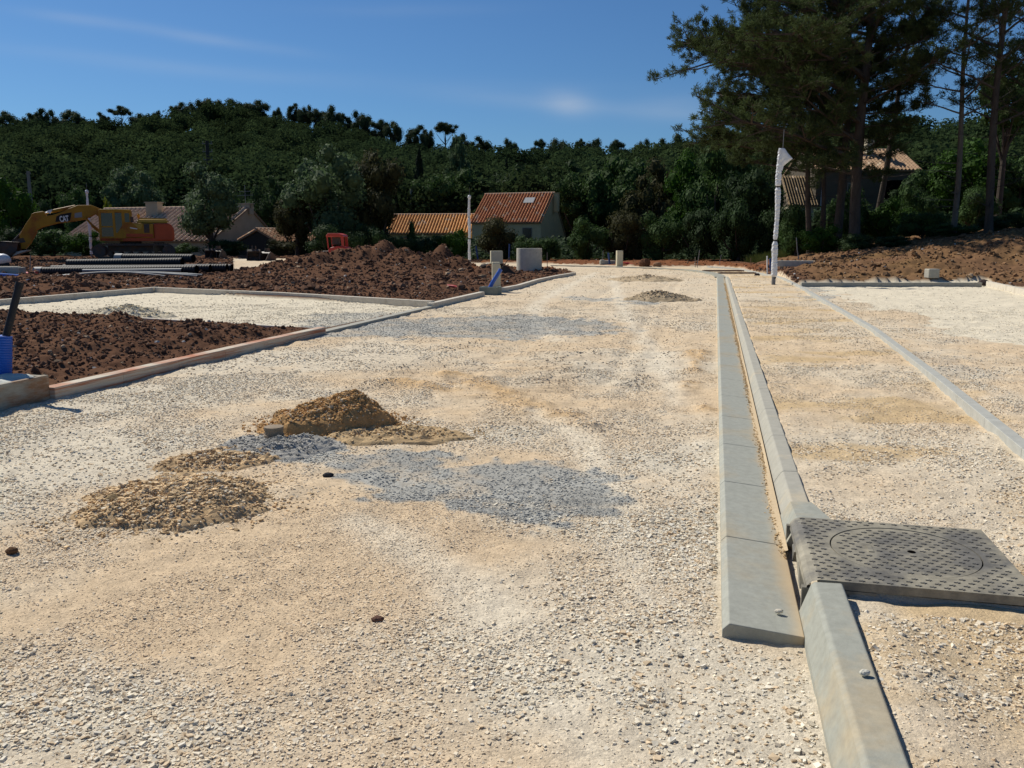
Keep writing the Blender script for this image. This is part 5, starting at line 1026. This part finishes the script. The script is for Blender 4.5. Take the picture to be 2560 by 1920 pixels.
# forest mass covering the hill and the belt behind the houses
def forest():
    rs = np.random.RandomState(5); m = MB(); tm = []
    for sd_ in range(8):
        k = MB(); n = 520; d = rs.normal(size=(n, 3)); d /= np.linalg.norm(d, axis=1)[:, None]; d[:, 2] = np.abs(d[:, 2]) - .25 * (rs.rand(n) < .3)
        L = rs.uniform(-.35, .35, (7, 3)); c = d * .36 + L[rs.randint(0, 7, n)] * .55; quads(k, c, .040, d, .7, rs)
        tm.append((np.concatenate(k.V), np.concatenate(k.F)))
    N_ = 4000; cnt = 0
    px = rs.uniform(-420, 3000, N_ * 2); u = rs.rand(N_ * 2)
    R_ = np.interp(px, TK, TR); Y = 104 + (R_ + 12 - 104) * u ** 1.25; X = (px - 1280) / FPX * Y * cp
    z = terr(X, Y, False)[0]
    keep = np.arange(len(X))[:N_]
    hue = fbm(X * .02, Y * .02, 9, 3)
    for i in keep:
        s_ = rs.uniform(4.5, 9.0) * (.75 if u[i] > .86 else 1); hgt = s_ * rs.uniform(.7, 1.05); V, F = tm[i % 8]; a = rs.rand() * 6.28; c_, q_ = math.cos(a), math.sin(a)
        v = np.c_[(V[:, 0] * c_ - V[:, 1] * q_) * s_, (V[:, 0] * q_ + V[:, 1] * c_) * s_, V[:, 2] * hgt + hgt * .55]
        g = hue[i] + rs.normal(0, .12); col = np.array([.026, .046, .021]) * (1 - g) + np.array([.046, .068, .026]) * g; col = col * rs.uniform(.7, 1.35)
        m.add(v + (X[i], Y[i], z[i] + rs.uniform(-.5, .8)), F, col)
        ic = ICO * np.array([s_ * .58, s_ * .58, hgt * .7]) * (1 + rs.uniform(-.15, .15, (12, 1))); m.add(ic + (X[i], Y[i], z[i] + hgt * .5), IF, col * .9)
    m.build('forest', M_forest, kind='stuff', label='dense dark green woodland covering the hill and the land behind the houses')
forest()

# ------------------------------------------------------------------ near pines
def near_pine(label, px, Y, r0, H_, lean=(0, 0), nb=40, lo=4.0, Lf=None, tuft=1.0, dead=8, seed=1, bark=None, rise=.25, basepy=None, name='pine_tree'):
    rs = np.random.RandomState(seed); x, _, _ = P(px, 600, Y); g0 = gz(x, Y) - .2; t = thing(name, label, 'pine', (x, Y, g0), 0, 'tall pines on the right bank')
    ctrl = [np.array([lean[0] * q ** 1.2 * H_ + .12 * math.sin(q * 7 + seed), lean[1] * q * H_, q * H_]) for q in np.linspace(0, 1, 16)]
    rad = [r0 * (1.25 if i == 0 else 1) * (1 - .88 * (i / 15) ** 1.3) for i in range(16)]
    MB().tube(ctrl, rad, 12, True, jit=.12).build('trunk', bark or M_bark, t)
    bm = MB(); TC = []; TD = []
    def at(z): i = min(14.999, z / H_ * 15); k = int(i); f = i - k; return ctrl[k] * (1 - f) + ctrl[k + 1] * f
    def branch(p, d, L, r, lvl, leafy):
        n = 6 if lvl == 0 else 4; pts = [p]; dd = d.copy()
        for k in range(n):
            dd = dd + np.array([0, 0, (.06 if lvl == 0 else .05)]) * rise + rs.normal(0, .09, 3); dd /= np.linalg.norm(dd); pts.append(pts[-1] + dd * L / n)
        rr = [max(.006, r * (1 - .85 * k / n)) for k in range(n + 1)]; bm.tube(pts, rr, 5 if lvl == 0 else 3, False)
        pts = np.array(pts)
        if lvl < 2:
            ns = int((L * (2.0 if lvl == 0 else 2.6)) + 2)
            for k in range(ns):
                f = rs.uniform(.25 if lvl == 0 else .1, 1.0) ** .8; i = min(n - 1e-3, f * n); j = int(i); q = pts[j] * (1 - i + j) + pts[j + 1] * (i - j)
                ax = pts[min(j + 1, n)] - pts[j]; ax /= np.linalg.norm(ax); sd_ = np.cross(ax, (0, 0, 1)) * rs.choice([-1, 1]) + rs.normal(0, .25, 3) + np.array([0, 0, .15]); nd = ax * .75 + sd_ * .8; nd /= np.linalg.norm(nd)
                branch(q, nd, L * rs.uniform(.22, .42) * (1.15 - f * .5) if lvl == 0 else rs.uniform(.35, .75), r * .4, lvl + 1, leafy)
        if leafy and lvl >= 1:
            k = int((3 if lvl == 1 else 5) * tuft) + 1
            for _ in range(k):
                f = rs.uniform(.4, 1.05); q = pts[-1] * f + pts[int(n / 2)] * (1 - f); TC.append(q + rs.normal(0, .05, 3)); TD.append(dd)
    for k in range(nb):
        z_ = lo + (H_ - lo) * ((k + rs.rand()) / nb) ** .95; a = k * 2.399 + rs.normal(0, .3); L = Lf(a, z_, rs)
        if L < .3: continue
        branch(at(z_), np.array([math.cos(a), math.sin(a), rise + .5 * (z_ / H_) ** 2]), L, .022 + L * .011, 0, True)
    for k in range(dead):
        z_ = rs.uniform(1.5, lo + 2); a = rs.rand() * 6.28; branch(at(z_), np.array([math.cos(a), math.sin(a), .1]), rs.uniform(.8, 2.6), .02, 1, False)
    bm.build('branches', bark or M_bark, t)
    TC = np.array(TC); TD = np.array(TD); n = len(TC); m = MB(); K = 9
    d = TD[:, None, :] * .7 + rs.normal(0, .62, (n, K, 3)) + np.array([0, 0, .25]); d /= np.linalg.norm(d, axis=2)[..., None]; c = TC[:, None, :] + rs.normal(0, .05, (n, K, 3)); L = rs.uniform(.10, .22, (n, K, 1))
    sd_ = np.cross(d, rs.normal(size=(n, K, 3))); sd_ /= np.linalg.norm(sd_, axis=2)[..., None]; wv = rs.uniform(.016, .032, (n, K, 1))
    V = np.stack([c - sd_ * wv * .5, c + sd_ * wv * .5, c + d * L + sd_ * wv * .35, c + d * L - sd_ * wv * .35], 2).reshape(-1, 3); m.add(V, np.arange(n * K * 4).reshape(-1, 4)); m.build('needles', LM['pine'], t)
    return n
def Lleft(a, z, rs, big=10.5, small=5.5):
    k = ((1 - math.cos(a)) / 2) ** 1.3; prof = float(np.interp(z, [3, 5, 8, 10, 12, 14, 19], [.62, .88, 1.0, 1.0, .68, .42, .2])); return max(.5, (small + (big - small) * k) * prof * rs.uniform(.7, 1.12)) * (1 if z > 7 or math.cos(a) < .2 else .6)
cnts = []
cnts.append(near_pine('thickest dark pine whose long boughs reach left into the sky', 2136, 46, .30, 19, (0.0, 0), 66, 3.8, lambda a, z, rs: Lleft(a, z, rs, 11.5, 3.5), 1.1, 10, 3, None, .12))
cnts.append(near_pine('thick pine directly left of the thickest one', 2097, 49, .25, 18, (-.01, .0), 44, 4.2, lambda a, z, rs: Lleft(a, z, rs, 9.5, 3.4), 1.0, 8, 5, None, .12))
cnts.append(near_pine('thin dark pine trunk between the thick pair and the leaning trunks', 2051, 51, .16, 15.5, (-.02, 0), 34, 6.5, lambda a, z, rs: Lleft(a, z, rs, 6, 3), .9, 6, 7))
cnts.append(near_pine('thin pine leaning left, nearest to the wrapped post', 2025, 50, .17, 15, (-.06, 0), 48, 4.5, lambda a, z, rs: Lleft(a, z, rs, 8, 3.5), 1.0, 6, 9, None, .1))
spr = lambda a, z, rs: max(.4, (3.6 * (1 - abs((z - 10) / 11) ** 2)) * rs.uniform(.5, 1.1))
cnts.append(near_pine('slender pine with a pale lower trunk right of the grey house', 2378, 45, .15, 17, (-.005, 0), 34, 6.0, spr, .55, 10, 13, M_barkl))
cnts.append(near_pine('dark straight pine near the right edge', 2466, 43, .19, 19, (-.012, 0), 34, 5.0, lambda a, z, rs: spr(a, z, rs) * 1.25, .45, 14, 15, None, .45))
cnts.append(near_pine('pine at the right edge leaning out of view', 2600, 46, .18, 17, (.01, 0), 36, 5.0, lambda a, z, rs: spr(a, z, rs) * 1.4, .7, 8, 17))
cnts.append(near_pine('forked pine rising to the right behind the thickest one', 2180, 54, .20, 19, (.13, 0), 34, 9.0, lambda a, z, rs: spr(a, z, rs) * 1.2, .5, 12, 19, None, .4))
print('tufts', cnts, 'objects', len(bpy.data.objects))

un = MB(); n = 26000; X = RS.uniform(-62, 34, n); Y = 63 + RS.uniform(0, 9, n); zz = terr(X, Y)[0]; k = ~((X > -36) & (X < -18)) ; X, Y, zz = X[k], Y[k], zz[k]; n = len(X)
hh_ = RS.rand(n) * (1.0 + 1.1 * fbm(X * .5, Y * .5, 611, 3)); quads(un, np.c_[X, Y, zz + hh_], .17, np.tile([0, -.5, .8], (n, 1)))
un.build('undergrowth', LM['deep'], kind='stuff', label='dark low undergrowth beneath the trees at the edge of the field')
# grass tuft strip on the bank foot under the bushes
gr = MB(); n = 2600; X = RS.uniform(G(1830, 650)[0] * .9, P(2080, 640, 55)[0], n); Y = RS.uniform(52, 57, n); zz = terr(X, Y)[0]; hgt = RS.uniform(.15, .6, n)
dd = RS.normal(0, .12, (n, 2)); V = np.stack([np.c_[X - .03, Y, zz], np.c_[X + .03, Y, zz], np.c_[X + dd[:, 0], Y + dd[:, 1], zz + hgt]], 1).reshape(-1, 3); gr.add(V, np.arange(3 * n).reshape(-1, 3)); gr.build('grass', M_grass, kind='stuff', label='dry yellow green grass along the foot of the dark bushes')
